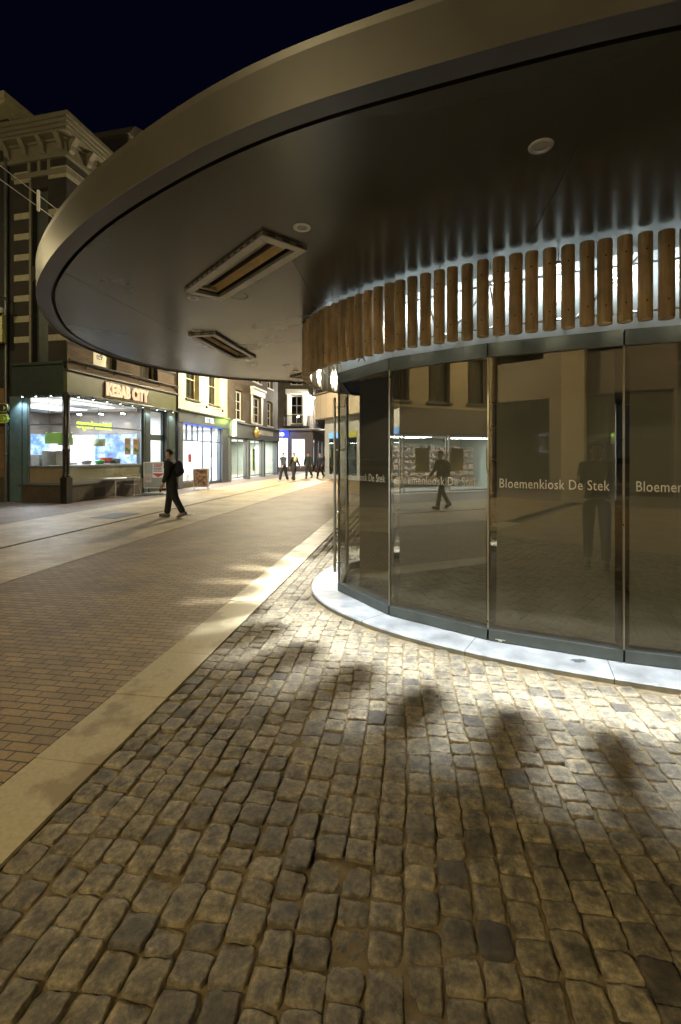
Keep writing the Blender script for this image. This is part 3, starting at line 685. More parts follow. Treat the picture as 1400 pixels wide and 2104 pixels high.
def wall(mb, x0, x1, z0, z1, holes=(), y=0, d=.22, mi=0, rmi=None):
    rmi = mi if rmi is None else rmi
    xs = sorted({x0, x1, *[h[0] for h in holes], *[h[1] for h in holes]}); zs = sorted({z0, z1, *[h[2] for h in holes], *[h[3] for h in holes]})
    for a, b_ in zip(xs, xs[1:]):
        for c, e in zip(zs, zs[1:]):
            mx, mz = (a+b_)/2, (c+e)/2
            if any(h[0] < mx < h[1] and h[2] < mz < h[3] for h in holes): continue
            mb.quad((a, y, c), (b_, y, c), (b_, y, e), (a, y, e), mi)
    for a, b_, c, e in holes:
        mb.quad((a, y, c), (a, y, e), (a, y+d, e), (a, y+d, c), rmi); mb.quad((b_, y, c), (b_, y+d, c), (b_, y+d, e), (b_, y, e), rmi)
        mb.quad((a, y, e), (b_, y, e), (b_, y+d, e), (a, y+d, e), rmi); mb.quad((a, y, c), (a, y+d, c), (b_, y+d, c), (b_, y, c), rmi)
    return mb
def shell(mb, x0, x1, y0, y1, z0, z1, mi=0, left=True, right=True):
    mb.quad((x0, y1, z0), (x1, y1, z0), (x1, y1, z1), (x0, y1, z1), mi)
    if left: mb.quad((x0, y0, z0), (x0, y1, z0), (x0, y1, z1), (x0, y0, z1), mi)
    if right: mb.quad((x1, y0, z0), (x1, y1, z0), (x1, y1, z1), (x1, y0, z1), mi)
    mb.quad((x0, y0, z1-.01), (x1, y0, z1-.01), (x1, y1, z1-.01), (x0, y1, z1-.01), mi); return mb
def window(par, x0, x1, z0, z1, y=.14, nx=2, nz=2, fm=None, pm=None, fw=.06, bar=.03, name='window', curtain=None, off=None):
    """frame with glazing bars; the pane is its child.  off: maps local points when the facade faces another way"""
    fm = fm or M_FRWHITE; pm = pm or G_DARK; mb = MB(); e = .002
    mb.box(x0+e, x0+fw, y, y+.06, z0+e, z1-e); mb.box(x1-fw, x1-e, y, y+.06, z0+e, z1-e); mb.box(x0+fw, x1-fw, y, y+.06, z0+e, z0+fw); mb.box(x0+fw, x1-fw, y, y+.06, z1-fw, z1-e)
    for k in range(1, nx): x = x0+fw+(x1-x0-2*fw)*k/nx; mb.box(x-bar/2, x+bar/2, y+.01, y+.05, z0+fw, z1-fw)
    for k in range(1, nz): z = z0+fw+(z1-z0-2*fw)*k/nz; mb.box(x0+fw, x1-fw, y+.012, y+.052, z-bar/2, z+bar/2)
    if off: mb.v = [off(p) for p in mb.v]
    w_ = mb.build(name, fm, par)
    pn = MB(); pn.quad((x0+fw, y+.03, z0+fw), (x1-fw, y+.03, z0+fw), (x1-fw, y+.03, z1-fw), (x0+fw, y+.03, z1-fw))
    if off: pn.v = [off(p) for p in pn.v]
    pn.build('pane', pm, w_, recalc=False)
    if curtain:
        c = MB(); N = 24; x_ = [x0+.01+(x1-x0-.02)*i/N for i in range(N+1)]
        vs = [(x, y+.16+.02*math.sin(i*1.9), z) for z in (z0+.01, z1-.01) for i, x in enumerate(x_)]
        c.add(vs, [(i, i+1, N+2+i, N+1+i) for i in range(N)], 0, True)
        if off: c.v = [off(p) for p in c.v]
        c.build('curtain', curtain, w_)
    return w_
def area(par, x, y, z, sx, sy, power, col=(1, .98, .95), rx=0, ry=0, fixture=True):
    """ceiling light panel with its own light"""
    f = MB().box(-sx/2, sx/2, -sy/2, sy/2, .01, .05).build('ceiling_light', M_WHITEE, par); f.location = (x, y, z); f.rotation_euler = (rx, ry, 0)
    ld = bpy.data.lights.new('panel_light', 'AREA'); ld.shape = 'RECTANGLE'; ld.size = sx; ld.size_y = sy; ld.energy = power; ld.color = col
    lo = bpy.data.objects.new('panel_light', ld); COL.objects.link(lo); lo.parent = f; return f
def H(deg): return R(90-deg)
def room(par, x0, x1, y0, y1, z0, z1, wm, fm=None, cm=None, name='shop_interior', ly=None):
    mb = MB(); mb.quad((x0, y0, z0), (x1, y0, z0), (x1, y1, z0), (x0, y1, z0), 1); mb.quad((x0, y0, z1), (x0, y1, z1), (x1, y1, z1), (x1, y0, z1), 2)
    mb.quad((x0, y1, z0), (x1, y1, z0), (x1, y1, z1), (x0, y1, z1)); ly = y0 if ly is None else ly; mb.quad((x0, ly, z0), (x0, y1, z0), (x0, y1, z1), (x0, ly, z1)); mb.quad((x1, y0, z0), (x1, y1, z0), (x1, y1, z1), (x1, y0, z1))
    return mb.build(name, [wm, fm or M_IFLOOR, cm or M_IWHITE], par, recalc=False)
def fin(mb, name, m, par, off=None):
    if off: mb.v = [off(p) for p in mb.v]
    return mb.build(name, m, par)

# ================================================================== corner shop building (left)
C0 = (-9.11, 15.08); KH = 12.5
kb = thing('corner_shop_building', 'dark brick corner building with pale stone bands over a brightly lit snack shop', 'building', (*C0, 0), H(KH))
KL, LW, KT = 6.42, 2.15, 12.6
LF = lambda p: (p[1], -p[0]+0.0, p[2]) if False else (p[1], -p[0], p[2])
# left facade in its own plane: a = distance from the corner away to the left, o = depth into the building
def lf(p): return (p[1], p[0], p[2])
w1 = [(1.2, 2.35, 4.78, 7.2), (3.75, 4.95, 4.78, 7.2), (1.2, 2.35, 8.3, 10.2), (3.75, 4.95, 8.3, 10.2)]
mb = MB(); wall(mb, 0, KL, 4.45, 11.5, w1, d=.25); shell(mb, 0, KL, 0, 9, 4.45, 12.5, left=False)
m2 = MB(); wall(m2, 0, LW, 4.25, 11.5, [(.72, 1.36, 4.62, 7.5), (.72, 1.36, 8.0, 10.6)], d=.25); m2.v = [lf(p) for p in m2.v]; mb.add(m2.v, m2.f)
mb.quad((0, LW, 0), (0, 9, 0), (0, 9, 12.5), (0, LW, 12.5))
mb.build('wall', M_BRK_DK, kb)
lowb = MB(); lowb.box(.02, KL-.02, -.012, -.002, 4.45, 6.2)
for i, h in enumerate(w1): window(kb, *h, y=.18, nx=1, nz=1, fm=M_BRK_BR if False else M_TAN, pm=G_DARK, fw=.09, curtain=panel('green_blind', (.12, .14, .08), .8))
for h in ((.72, 1.36, 4.62, 7.5), (.72, 1.36, 8.0, 10.6)):
    m2 = MB(); m2.box(h[0]+.003, h[1]-.003, .18, .22, h[2]+.003, h[3]-.003); fin(m2, 'window_shutter', M_DGREY, kb, lf)
# lit brick apron above the fascia on the street side
ap = MB()
for a, b_ in ((0.015, 1.18), (2.37, 3.73), (4.97, KL-.01)): ap.box(a, b_, -.02, -.002, 4.56, 5.30 if a else 5.30)
ap.box(.015, KL-.01, -.024, -.002, 4.42, 4.70); ap.build('brick_apron', M_BRK_BR, kb)
# stone bands, both faces, quoins round the corner
for k in range(9):
    z = 5.42+k*.70
    if z > 10.3 and z < 10.9: z = 10.85
    mb = MB(); t = .03
    for a, b_ in (((-t, 1.17), (2.38, 3.72), (4.98, KL)) if k < 5 or True else ()): mb.bbox(a, b_, -t, .05, z, z+.21, .006)
    m2 = MB(); m2.bbox(.055, .69, -t, .05, z, z+.21, .006); m2.bbox(1.40, LW-.06, -t, .05, z, z+.21, .006); m2.v = [lf(p) for p in m2.v]; mb.add(m2.v, m2.f)
    mb.build('stone_band', MATS.get('band_stone') or mat('band_stone', (.27, .25, .18), .7, var=.15, scale=8, bmp=.3), kb)
m2 = MB(); m2.bbox(1.365, 1.45, -.05, .06, 4.5, 10.9, .006); fin(m2, 'window_jamb', M_STONE, kb, lf)
m2 = MB(); m2.bbox(.03, LW+.03, -.06, .05, 10.98, 11.15, .01); m2.bbox(.6, .72, -.05, .05, 11.15, 11.5, .01); m2.bbox(1.0, 1.12, -.05, .05, 11.15, 11.75, .01); m2.bbox(1.4, 1.52, -.05, .05, 11.15, 11.5, .01); fin(m2, 'stone_crest', M_STONE, kb, lf)
mb = MB(); mb.bbox(-.06, KL, -.06, .05, 10.98, 11.15, .01); mb.build('stone_string', M_STONE, kb)
# cornice with brackets
mb = MB()
steps = [(11.5, 11.64, .10), (11.64, 12.05, .04), (12.05, 12.13, .10), (12.21, 12.32, .42), (12.32, 12.44, .48), (12.44, 12.60, .54)]
for z0, z1, p in steps: mb.bbox(-p, KL+.02, -p, .1, z0+.0015, z1, .012); mb.bbox(-p, .1, .1015, 4.6, z0+.0015, z1, .012)
mb.bbox(-.36, KL+.02, -.36, .1, 12.1315, 12.209, .005); mb.bbox(-.36, .1, .1015, 4.6, 12.1315, 12.209, .005)
mb.build('cornice', M_STONE, kb)
def brk(x, y, ax):
    m = MB(); pr = [(-.04, 11.68), (-.13, 11.74), (-.16, 11.9), (-.28, 12.05), (-.34, 12.13), (-.04, 12.13)]
    P = []
    for s in (-.09, .09):
        for o, z in pr: P.append((s, o, z))
    n = len(pr); m.add(P, [tuple(range(n)), tuple(range(n, 2*n))[::-1]]+[(i, (i+1) % n, n+(i+1) % n, n+i) for i in range(n)])
    if ax: m.v = [(p[1]+x, p[0]+y, p[2]) for p in m.v]
    else: m.v = [(p[0]+x, p[1]+y, p[2]) for p in m.v]
    m.build('cornice_bracket', M_STONE, kb)
for i in range(9): brk(.12+i*.76, -.02, False)
for i in range(6): brk(-.02, .12+i*.72, True)
MB().prism([(-.1, -.1), (KL, -.1), (KL, 8.8), (-.1, 8.8)], 12.6, 12.65).build('roof', M_ROOF, kb)
# shopfront
mb = MB(); mb.bbox(-.06, KL-.02, -.08, .1, 3.68, 4.40, .01); mb.build('fascia_board', M_OLIVE, kb)
m2 = MB(); m2.bbox(.045, LW, -.06, .1, 3.60, 4.62, .01); m2.bbox(.045, LW, -.12, .1, 4.62, 4.72, .01); fin(m2, 'side_fascia', M_GREENP, kb, lf)
mb = MB(); mb.bbox(-.1, KL, -.16, .05, 4.402, 4.47, .012); mb.bbox(-.08, KL-.02, -.14, -.082, 3.60, 3.678, .008); mb.build('fascia_moulding', M_GREENP, kb)
mb = MB(); mb.tube([(0, -.12, 4.78), (KL, -.12, 4.78)], .035, 8); [mb.tube([(x, -.02, 4.6), (x, -.10, 4.72)], .012, 6) for x in (.8, 2.2, 3.6, 5.0, 6.2)]; mb.build('gutter_pipe', M_BLACK, kb)
mb = MB(); mb.bbox(.10, 3.98, -.03, .25, 0, .56, .01); mb.bbox(.10, 3.98, -.07, .26, .56, .61, .008); mb.build('plinth', M_PLINTH, kb)
mb = MB(); mb.bbox(1.2, 1.75, -.034, -.031, .1, .42, .001); mb.build('cellar_hatch', M_BLACK, kb)
m2 = MB(); m2.bbox(.12, 1.85, -.03, .25, 0, .56, .01); m2.bbox(.12, 1.9, -.07, .26, .56, .61, .008); fin(m2, 'side_plinth', M_PLINTH, kb, lf)
m2 = MB(); m2.bbox(1.76, LW+.1, -.05, .1, .61 if False else 0.0, 3.6, .01); m2.bbox(1.56, 1.76, .0, .1, .61, 3.6, .01); fin(m2, 'side_pilaster', mat('blue_green_paint', (.09, .14, .15), .4), kb, lf)
# iron corner column
mb = MB(); mb.bbox(-.16, .10, -.16, .10, 0, .86, .012)
mb.lathe([(.13, .86), (.14, .9), (.11, .94), (.10, 1.0), (.095, 1.6), (.10, 1.7), (.125, 1.74), (.125, 1.78), (.09, 1.82), (.085, 3.4), (.10, 3.45), (.14, 3.55), (.14, 3.6)], (-.03, -.03, 0), 18)
mb.build('corner_column', mat('column_paint', (.02, .02, .018), .3, var=.5, scale=14), kb)
def frame_grid(xs, zs, y, w, m, name, off=None):
    mb = MB()
    for x in xs: mb.box(x-w/2, x+w/2, y, y+.07, zs[0], zs[-1])
    for z in zs: mb.box(xs[0]-w/2, xs[-1]+w/2, y-.008, y+.065, z-w/2, z+w/2)
    return fin(mb, name, m, kb, off)
def pane(x0, x1, z0, z1, y, par, m=None, off=None, name='shop_window'):
    mb = MB(); mb.quad((x0, y, z0), (x1, y, z0), (x1, y, z1), (x0, y, z1)); mb.v = [off(p) for p in mb.v] if off else mb.v; return mb.build(name, m or G_CLEAR, par, recalc=False)
f = frame_grid([.15, 3.92], [.64, 1.21, 2.63, 3.58], .02, .06, M_GREYSH, 'shopfront_frame'); pane(.15, 3.92, .64, 3.58, .05, f)
f = frame_grid([.15, 1.56], [.64, 1.21, 2.63, 3.58], .02, .06, M_GREYSH, 'side_shopfront_frame', lf); pane(.15, 1.56, .64, 3.58, .05, f, None, lf)
M_CORN = 0; frost = mat('frosted_glass_panel', (.34, .32, .22), .35, var=.12, scale=2)
mb = MB(); mb.box(.18, 3.9, .062, .07, .66, 1.19); mb.build('frosted_panel', frost, kb)
m2 = MB(); m2.box(.18, 1.54, .062, .07, .66, 1.19); fin(m2, 'side_frosted_panel', mat('frosted_side_panel', (.36, .28, .2), .35, var=.15, scale=2), kb, lf)
for a, b_ in ((3.96, 4.42), (5.62, 6.28)):
    MB().bbox(a, b_, -.05, .3, 0, 3.6, .015).bbox(a-.02, b_+.02, -.07, .3, 0, .35, .01).bbox(a+.1, b_-.1, -.065, -.045, .5, 3.3, .006).build('pilaster', M_GREENP, kb)
dr = MB()
for x in (4.45, 5.59): dr.bbox(x-.03, x+.03, .12, .2, 0, 3.6, .005)
dr.bbox(4.48, 5.56, .12, .2, 2.25, 2.5, .005).bbox(4.48, 5.56, .12, .2, .02, .3, .005).bbox(4.48, 5.56, .12, .2, 3.5, 3.6, .005)
d_ = dr.build('door', M_GREENP, kb); pane(4.48, 5.56, .3, 2.25, .16, d_, name='door_pane'); pane(4.48, 5.56, 2.5, 3.5, .16, d_, name='door_pane')
MB().tube([(5.4, .06, .9), (5.4, .06, 1.3)], .015, 8).build('handle', M_STEEL, d_)
# sign letters with slab serifs
sg = MB(); words = 'KEBAB CITY'
tm = text_mb(words, .62, .06, sx=.74, bold=.03, space=1.12); xs = [v[0] for v in tm.v]; c0 = (min(xs)+max(xs))/2; k = 2.42/(max(xs)-min(xs))
tm.v = [((v[0]-c0)*k+2.92, v[1]-.13, v[2]+3.83) for v in tm.v]
ls = tm; o = ls.build('sign_letters', M_LETT, kb)
gl_w = 2.42/9.35
ser = MB()
W_ = [('K', 0), ('E', 1), ('B', 2), ('A', 3), ('B', 4), ('C', 5.5), ('I', 6.45), ('T', 7.2), ('Y', 8.2)]
MB().bbox(1.66, 4.18, -.10, -.084, 3.79, 4.33, .004).build('sign_back', mat('sign_back', (.05, .02, .012), .5), kb)
MB().bbox(1.62, 4.6, -.12, -.084, 3.735, 3.76, .004).build('sign_rail', M_STONE, kb)
# fascia spotlights
i = 0
for x in (.35, 1.0, 1.7, 2.4, 3.1, 3.75, 4.7, 5.3, 5.9):
    s = MB().lathe([(0, .05), (.04, .05), (.045, -.02), (.032, -.03)], n=12).build('fascia_spotlight', M_DGREY, kb); s.location = (x, -.16, 3.585)
    MB().lathe([(0, -.034), (.036, -.028)], n=12).build('spot_lens', M_SPOTE, s)
for y in (.45, 1.05, 1.6):
    s = MB().lathe([(0, .05), (.04, .05), (.045, -.02), (.032, -.03)], n=12).build('fascia_spotlight', M_DGREY, kb); s.location = (-.16, y, 3.585)
    MB().lathe([(0, -.034), (.036, -.028)], n=12).build('spot_lens', M_SPOTE, s)
def spot(par, loc, energy, col, size=100, blend=.6, rot=(0, 0, 0), r=.04):
    ld = bpy.data.lights.new('spot_light', 'SPOT'); ld.energy = energy; ld.color = col; ld.spot_size = R(size); ld.spot_blend = blend; ld.shadow_soft_size = r
    lo = bpy.data.objects.new('spot_light', ld); COL.objects.link(lo); lo.parent = par; lo.location = loc; lo.rotation_euler = rot; return lo
for x, y in ((.6, -.22), (2.2, -.22), (4.2, -.22), (5.9, -.22), (-.22, 1.7)): spot(kb, (x, y, 3.52), 90, (.75, .88, 1), 120)
# interior
room(kb, .12, KL-.1, .30, 7.0, .06, 3.66, M_IWHITE, ly=1.8)
mb = MB(); mb.box(4.22, 4.298, .45, 5.0, 2.52, 3.46); mb.box(.3, 4.2, 4.9, 4.95, 2.5, 3.46); mb.build('bulkhead', panel('bulkhead_brown', (.10, .085, .07)), kb)
mb = MB(); mb.box(.12, 3.9, .31, 7, 3.45, 3.47) if False else mb.box(4.3, 4.35, .6, 5, .1, 3.6); mb.build('partition', M_IWHITE, kb)
for x, y in ((3.95, .95), (3.95, 2.0), (3.95, 3.1), (1.6, 4.55)):
    s = MB().bbox(-.12, .12, -.04, .04, -.05, .02, .006).build('track_spot', M_BLACK, kb); s.location = (x, y, 3.42)
    MB().ball((-.07, 0, -.06), .042).ball((.07, 0, -.06), .042).build('spot_bulb', M_SPOTE, s)
    spot(s, (0, .0, -.1), 90, (1, .92, .85), 70, .8, (R(12) if y > 4 else 0, 0 if y > 4 else R(-14), 0))
area(kb, 1.9, 2.6, 3.4, 2.2, 1.5, 800, (.82, .9, 1)); area(kb, 5.2, 2.5, 3.4, .8, 2.0, 250, (.9, .95, 1)); area(kb, 2.0, 1.0, 3.5, 2.6, .4, 40, (.95, .97, 1))
mb = MB(); mb.box(.3, 4.2, 4.9, 4.94, .9, 2.498); mb.build('backlit_wall', M_BLUEP, kb)
mb = MB(); mb.box(4.27, 4.298, .5, 2.6, 1.25, 2.5); mb.build('picture_wall', M_BLUEP, kb)
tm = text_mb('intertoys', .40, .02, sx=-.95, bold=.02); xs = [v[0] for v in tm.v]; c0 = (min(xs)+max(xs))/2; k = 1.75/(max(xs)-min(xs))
tm.v = [((v[0]-c0)*k+1.9, v[1]+.55, v[2]+2.60) for v in tm.v]; tm.build('sign_reflection', M_LIME, kb)  # glowing mirrored letters stand in for the reflection of a sign opposite
mb = MB(); mb.bbox(.45, 3.3, 2.6, 3.3, .08, 1.25, .01); mb.bbox(.4, 3.4, 2.5, 3.4, 1.25, 1.3, .01); mb.build('serving_counter', M_CORNM, kb)
mb = MB(); mb.bbox(.5, 1.0, .9, 1.5, .1, 1.75, .02); mb.bbox(.5, .9, 1.6, 2.1, .1, 1.62, .02); mb.build('refrigerator', M_CORNM, kb)
def at_kb(x, y, z=0): M = Matrix.Translation(kb.location) @ kb.rotation_euler.to_matrix().to_4x4(); p = M @ Vector((x, y, z)); return p
M_SHADE = mat('olive_lamp_shade', (.20, .22, .12), .6)
for lb_, x, y in (('olive drum lamp shade hanging behind the iron corner column', .95, .95), ('olive drum lamp shade hanging in the middle of the snack shop window', 2.55, .95)):
    p = at_kb(x, y, 1.95); t = thing('pendant_lamp', lb_, 'lamp', p, kb.rotation_euler.z, 'drum lamps in the snack shop')
    MB().lathe([(.24, 0), (.26, .28), (.25, .28), (.23, 0)], n=20).build('lamp_shade', M_SHADE, t); MB().lathe([(0, .01), (.22, .01)], n=20).build('diffuser', M_WHITEE, t); MB().tube([(0, 0, .2), (0, 0, 1.6)], .006, 6).build('cord', M_BLACK, t)
p = at_kb(2.75, .75, 1.28); t = thing('food_bowl', 'shiny red bowl standing on the counter inside the snack shop window', 'bowl', p)
MB().lathe([(0, 0), (.12, 0), (.22, .12), (.24, .2), (.22, .2), (.1, .03)], n=20).build('bowl', M_REDE, t); MB().lathe([(.22, .2), (.25, .2), (.25, .22), (.22, .22)], n=20).build('rim', MATS['red_plastic'], t)
for x, c, lb_ in ((2.15, (.06, .3, .08), 'round green salad tub on the window ledge of the snack shop'), (1.5, (.5, .5, .5), 'white crumpled tray of food on the snack shop ledge'), (3.0, (.1, .14, .12), 'dark olive napkin box right of the red bowl')):
    p = at_kb(x, .55, 1.26); t = MB(); rs = random.Random(int(x*10))
    if x == 3.0: t.bbox(-.16, .16, -.1, .1, 0, .2, .02)
    else: t.lathe([(0, 0), (.14, 0), (.19, .1), (.17, .14), (0, .16+.02*rs.random())], n=16)
    o = t.build('food_tub', panel('tub%d' % int(x*10), c), None); o.location = p; tag(o, lb_, 'food tub')
mb = MB(); mb.bbox(.14, 3.9, .3, .85, 1.2, 1.25, .01); mb.build('window_ledge', M_CORNM, kb)
for i, (x0, x1, c, lb_) in enumerate(((2.95, 3.3, (.5, .36, .2), 'left cream menu poster stuck inside the snack shop window'), (3.45, 3.8, (.55, .38, .2), 'right cream menu poster beside the shop window frame'))):
    p = at_kb((x0+x1)/2, .075, 1.95); t = thing('menu_poster', lb_, 'poster', p, kb.rotation_euler.z, 'menu posters in the snack shop window'); hw = (x1-x0)/2
    MB().box(-hw, hw, 0, .006, -.33, .33).build('sheet', panel('poster_paper%d' % i, c), t)
    q = MB()
    for r_ in range(6): q.box(-hw*.8, hw*(.8 if r_ % 2 else .5), -.003, -.001, .26-r_*.035, .275-r_*.035)
    q.lathe([(0, 0), (.09, 0)], (0, 0, 0), 12); o = q; q2 = MB(); q2.ball((-.06, -.004, -.12), .09, .003, .08); q.v, q.f, q.m, q.sm = q.v[:48], q.f[:36], q.m[:36], q.sm[:36]
    q.build('print', panel('poster_ink', (.25, .06, .03)), t); q2.ball((.08, -.004, -.18), .06, .003, .07); q2.build('dish_picture', panel('poster_dish', (.12, .2, .04)), t)
p = at_kb(.6, .9, 2.0); t = thing('menu_board', 'lime green board hanging behind the side window of the snack shop', 'board', p, kb.rotation_euler.z+R(90)); MB().bbox(-.55, .55, -.02, .02, 0, .38, .005).build('board', panel('lime_board', (.25, .45, .06)), t); MB().tube([(-.4, 0, .38), (-.4, 0, 1.5)], .005, 6).tube([(.4, 0, .38), (.4, 0, 1.5)], .005, 6).build('hanger', M_BLACK, t)
# poster in first floor window
p = at_kb(1.78, .155, 5.0); t = MB().box(-.42, .42, 0, .01, -.12, .55).build('paper_poster', panel('pale_paper', (.75, .72, .5)), None); t.location = p; t.rotation_euler.z = kb.rotation_euler.z; tag(t, 'pale paper with dark scrawl taped in the window over the snack shop sign', 'poster')
tm = text_mb('tt9', .3, .004, sx=.9); tm.v = [(v[0]-.1, v[1]-.004, v[2]+.12) for v in tm.v]; tm.build('scrawl', M_BLACK, t)
# drain pipe between the houses
MB().tube([(KL-.06, -.1, 0), (KL-.06, -.1, 12.5)], .05, 10).build('drain_pipe', M_BLACK, kb)
p = at_kb(-.1, 2.34, 0); t = thing('drain_pipe', 'tall thin grey drain pipe at the left edge of the banded building', 'pipe', (p.x, p.y, 0)); MB().tube([(0, 0, 0), (0, 0, 12.2)], .055, 10).build('pipe', M_DGREY, t)
q = MB(); [q.lathe([(.055, z), (.075, z), (.075, z+.06), (.055, z+.06)], n=12) for z in (1.6, 4.2, 6.8, 9.4)]; q.build('clip', M_DGREY, t)

# ================================================================== brick house at the far left edge
K1 = at_kb(0, 2.30); 
lb = thing('brick_house', 'dark house at the left edge with orange brick ground floor and pale eaves', 'house', (K1.x-.03, K1.y-.06, 0), R(167.5))
# local x runs to the left of the photo, local y into the picture is negative here, so front is +y
mb = MB(); mb.box(0, 5, -.9, 0, 3.9, 13.1); mb.box(5.001, 9, -8, 0, 3.9, 13.1); mb.build('upper_wall', M_BRK_DK, lb)
MB().box(0.012, 4.99, -.9, 0.0, 0, 3.898).box(5.0, 8.99, -8, .0, 0, 3.898).build('ground_floor_wall', M_BRK_OR, lb)
MB().bbox(0, 9, 0.002, .06, 0, .85, .01).build('plinth', M_PLINTH, lb)
MB().bbox(-.55, 9.2, -.95, .6, 13.1, 13.22, .01).bbox(-.62, 9.2, -1.0, .68, 13.22, 13.45, .02).build('eaves', mat('eaves_paint', (.42, .38, .25), .6), lb)
lbp = lambda x, y, z: (Matrix.Translation(lb.location) @ lb.rotation_euler.to_matrix().to_4x4()) @ Vector((x, y, z))
# security camera
p = lbp(-.10, .4, 6.35); t = thing('security_camera', 'white dome camera hanging on a short arm at the left edge of the picture', 'camera', p)
MB().lathe([(0, -.04), (.11, -.02), (.15, .06), (.15, .12), (.11, .17), (.04, .19), (0, .19)], n=18).build('housing', M_FRWHITE, t); MB().lathe([(0, -.09), (.07, -.075), (.10, -.02)], n=16).build('dome', M_BLACK, t); MB().tube([(0, 0, .18), (0, 0, .55), (-.05, .45, .6)], .03, 8).build('arm', M_STEEL, t)
x, y = -10.3, 14.2
p = lbp(.18, .3, 5.38); t = thing('light_box_sign', 'blank yellowish box sign cut off by the left edge of the picture', 'sign', p); MB().bbox(-.6, .32, -.1, .1, 0, .95, .01).build('box', panel('yellowish_box', (.42, .42, .2)), t); MB().tube([(0, .1, .5), (0, .45, .5)], .02, 6).build('bracket', M_BLACK, t)
# direction signs
for k, (z, c, lb_) in enumerate(((3.02, (.035, .04, .015), 'dark arrow shaped street sign above the green one at the left edge'), (2.66, (.22, .38, .02), 'bright green arrow shaped street sign at the left edge'))):
    p = lbp(-.06, .3, z); t = thing('direction_sign', lb_, 'sign', p, R(355), 'arrow street signs at the left edge')
    pl = [(-1.2, 0), (.2, 0), (.28, .06), (.30, .15), (.28, .26), (.2, .32), (-1.2, .32)]
    m = MB(); n = len(pl); m.add([(x, -.02, z_) for x, z_ in pl]+[(x, .02, z_) for x, z_ in pl], [tuple(range(n)), tuple(range(2*n-1, n-1, -1))]+[(i, (i+1) % n, n+(i+1) % n, n+i) for i in range(n)]); m.build('plate', panel('sign%d' % k, c), t)
    m = MB(); pts = [(-1.18, .025), (.18, .025), (.255, .07), (.27, .16), (.255, .25), (.18, .295), (-1.18, .295)]; m.tube([(x, -.024, z_) for x, z_ in pts], .008, 6); m.build('border', panel('sign_line', (.7, .7, .4)), t)
    m = MB(); m.add([(.1, -.024, .08), (.22, -.024, .16), (.1, -.024, .24), (.13, -.024, .16)], [(0, 1, 3), (3, 1, 2)]); m.build('arrow', panel('sign_line', (.7, .7, .4)), t)
    MB().tube([(-.3, .02, .16), (-.3, .3, .16)], .02, 6).build('bracket', M_BLACK, t)

# ================================================================== cream shop house
K1w = at_kb(KL, 0)
cb_ = thing('cream_house', 'cream rendered house with a white lit confectioner shop under a grey fascia', 'house', (K1w.x, K1w.y, 0), H(8.7))
BL = 6.0; w2 = [(.93, 2.35, 4.40, 6.55), (3.5, 4.9, 4.40, 6.55), (.93, 2.35, 7.6, 9.4), (3.5, 4.9, 7.6, 9.4)]
mb = MB(); wall(mb, 0, BL, 3.8, 10.8, w2, d=.3); shell(mb, 0, BL, 0, 9, 3.8, 10.8); mb.build('wall', M_CREAM, cb_)
for h in w2:
    wn = window(cb_, *h, y=.24, nx=1, nz=2, fm=M_CREAM, pm=G_DARK, fw=.09, curtain=panel('dark_curtain', (.12, .13, .09), .8))
    MB().bbox(h[0]-.08, h[1]+.08, -.08, .22, h[2]-.08, h[2]-.003, .01).build('window_sill', M_DGREY, cb_)
MB().bbox(-.0, BL, -.3, 9, 10.82, 11.0, .02).build('cornice', M_STONE, cb_); MB().prism([(0, 0), (BL, 0), (BL, 8.8), (0, 8.8)], 11.0, 11.05).build('roof', M_ROOF, cb_)
MB().bbox(.03, BL-.03, -.12, .25, 3.15, 3.72, .015).bbox(.0, BL, -.22, .22, 3.722, 3.80, .015).build('fascia_board', mat('grey_fascia', (.06, .07, .085), .4), cb_)
tm = text_mb('BiTTER', .42, .02, sx=.85, bold=.006); tm.v = [(v[0]*1.0+3.3, v[1]-.135, v[2]+3.33) for v in tm.v]; tm.build('sign_letters', emit('white_letters', (.95, .95, 1), 1.2), cb_)
for a, b_ in ((.04, .5), (5.15, 5.95)): MB().bbox(a, b_, -.08, .3, 0, 3.15, .02).bbox(a+.1, b_-.08, -.095, -.078, .6, 2.9, .005).build('pilaster', MATS['grey_fascia'], cb_)
MB().bbox(.5, 2.9, -.05, .3, 0, .28, .01).build('plinth', M_PLINTH, cb_)
fm = MB()
for x in (.53, 1.12, 1.72, 2.32, 2.9): fm.box(x-.03, x+.03, .05, .12, 2.36 if x not in (.53, 2.9) else .28, 3.14)
for x in (3.95, 4.0, 5.1): fm.box(x-.03 if x != 4.0 else x-.019, x+.03, .05, .12, .02, 3.14)
fm.box(.5, 5.13, .045, .115, 2.30, 2.36); fm.box(.5, 2.9, .045, .115, .28, .33); fm.box(2.93, 5.1, .046, .114, .02, .16)
f = fm.build('shopfront_frame', panel('blue_grey_frame', (.05, .07, .10), .35), cb_); pane(.53, 2.9, .3, 3.14, .08, f); pane(2.93, 5.1, .16, 3.14, .08, f)
MB().tube([(3.85, -.0, .9), (3.85, 0, 1.5)], .018, 8).build('door_handle', M_STEEL, f)
room(cb_, .1, BL-.1, .14, 5, .03, 3.12, M_IWHITE, M_IWHITE)
area(cb_, 2.0, 1.6, 3.05, 3, 1.6, 650, (.9, .95, 1)); area(cb_, 4.6, 1.2, 3.05, 1, 1.2, 180, (.9, .95, 1))
q = MB()
for x, z, s in ((1.4, .35, .25), (2.1, .35, .3)): q.bbox(x-s/2, x+s/2, .5, .8, .05, .5+z*.4, .02)
q.build('display_plinth', M_IWHITE, cb_)
p = Matrix.Translation(cb_.location) @ cb_.rotation_euler.to_matrix().to_4x4()
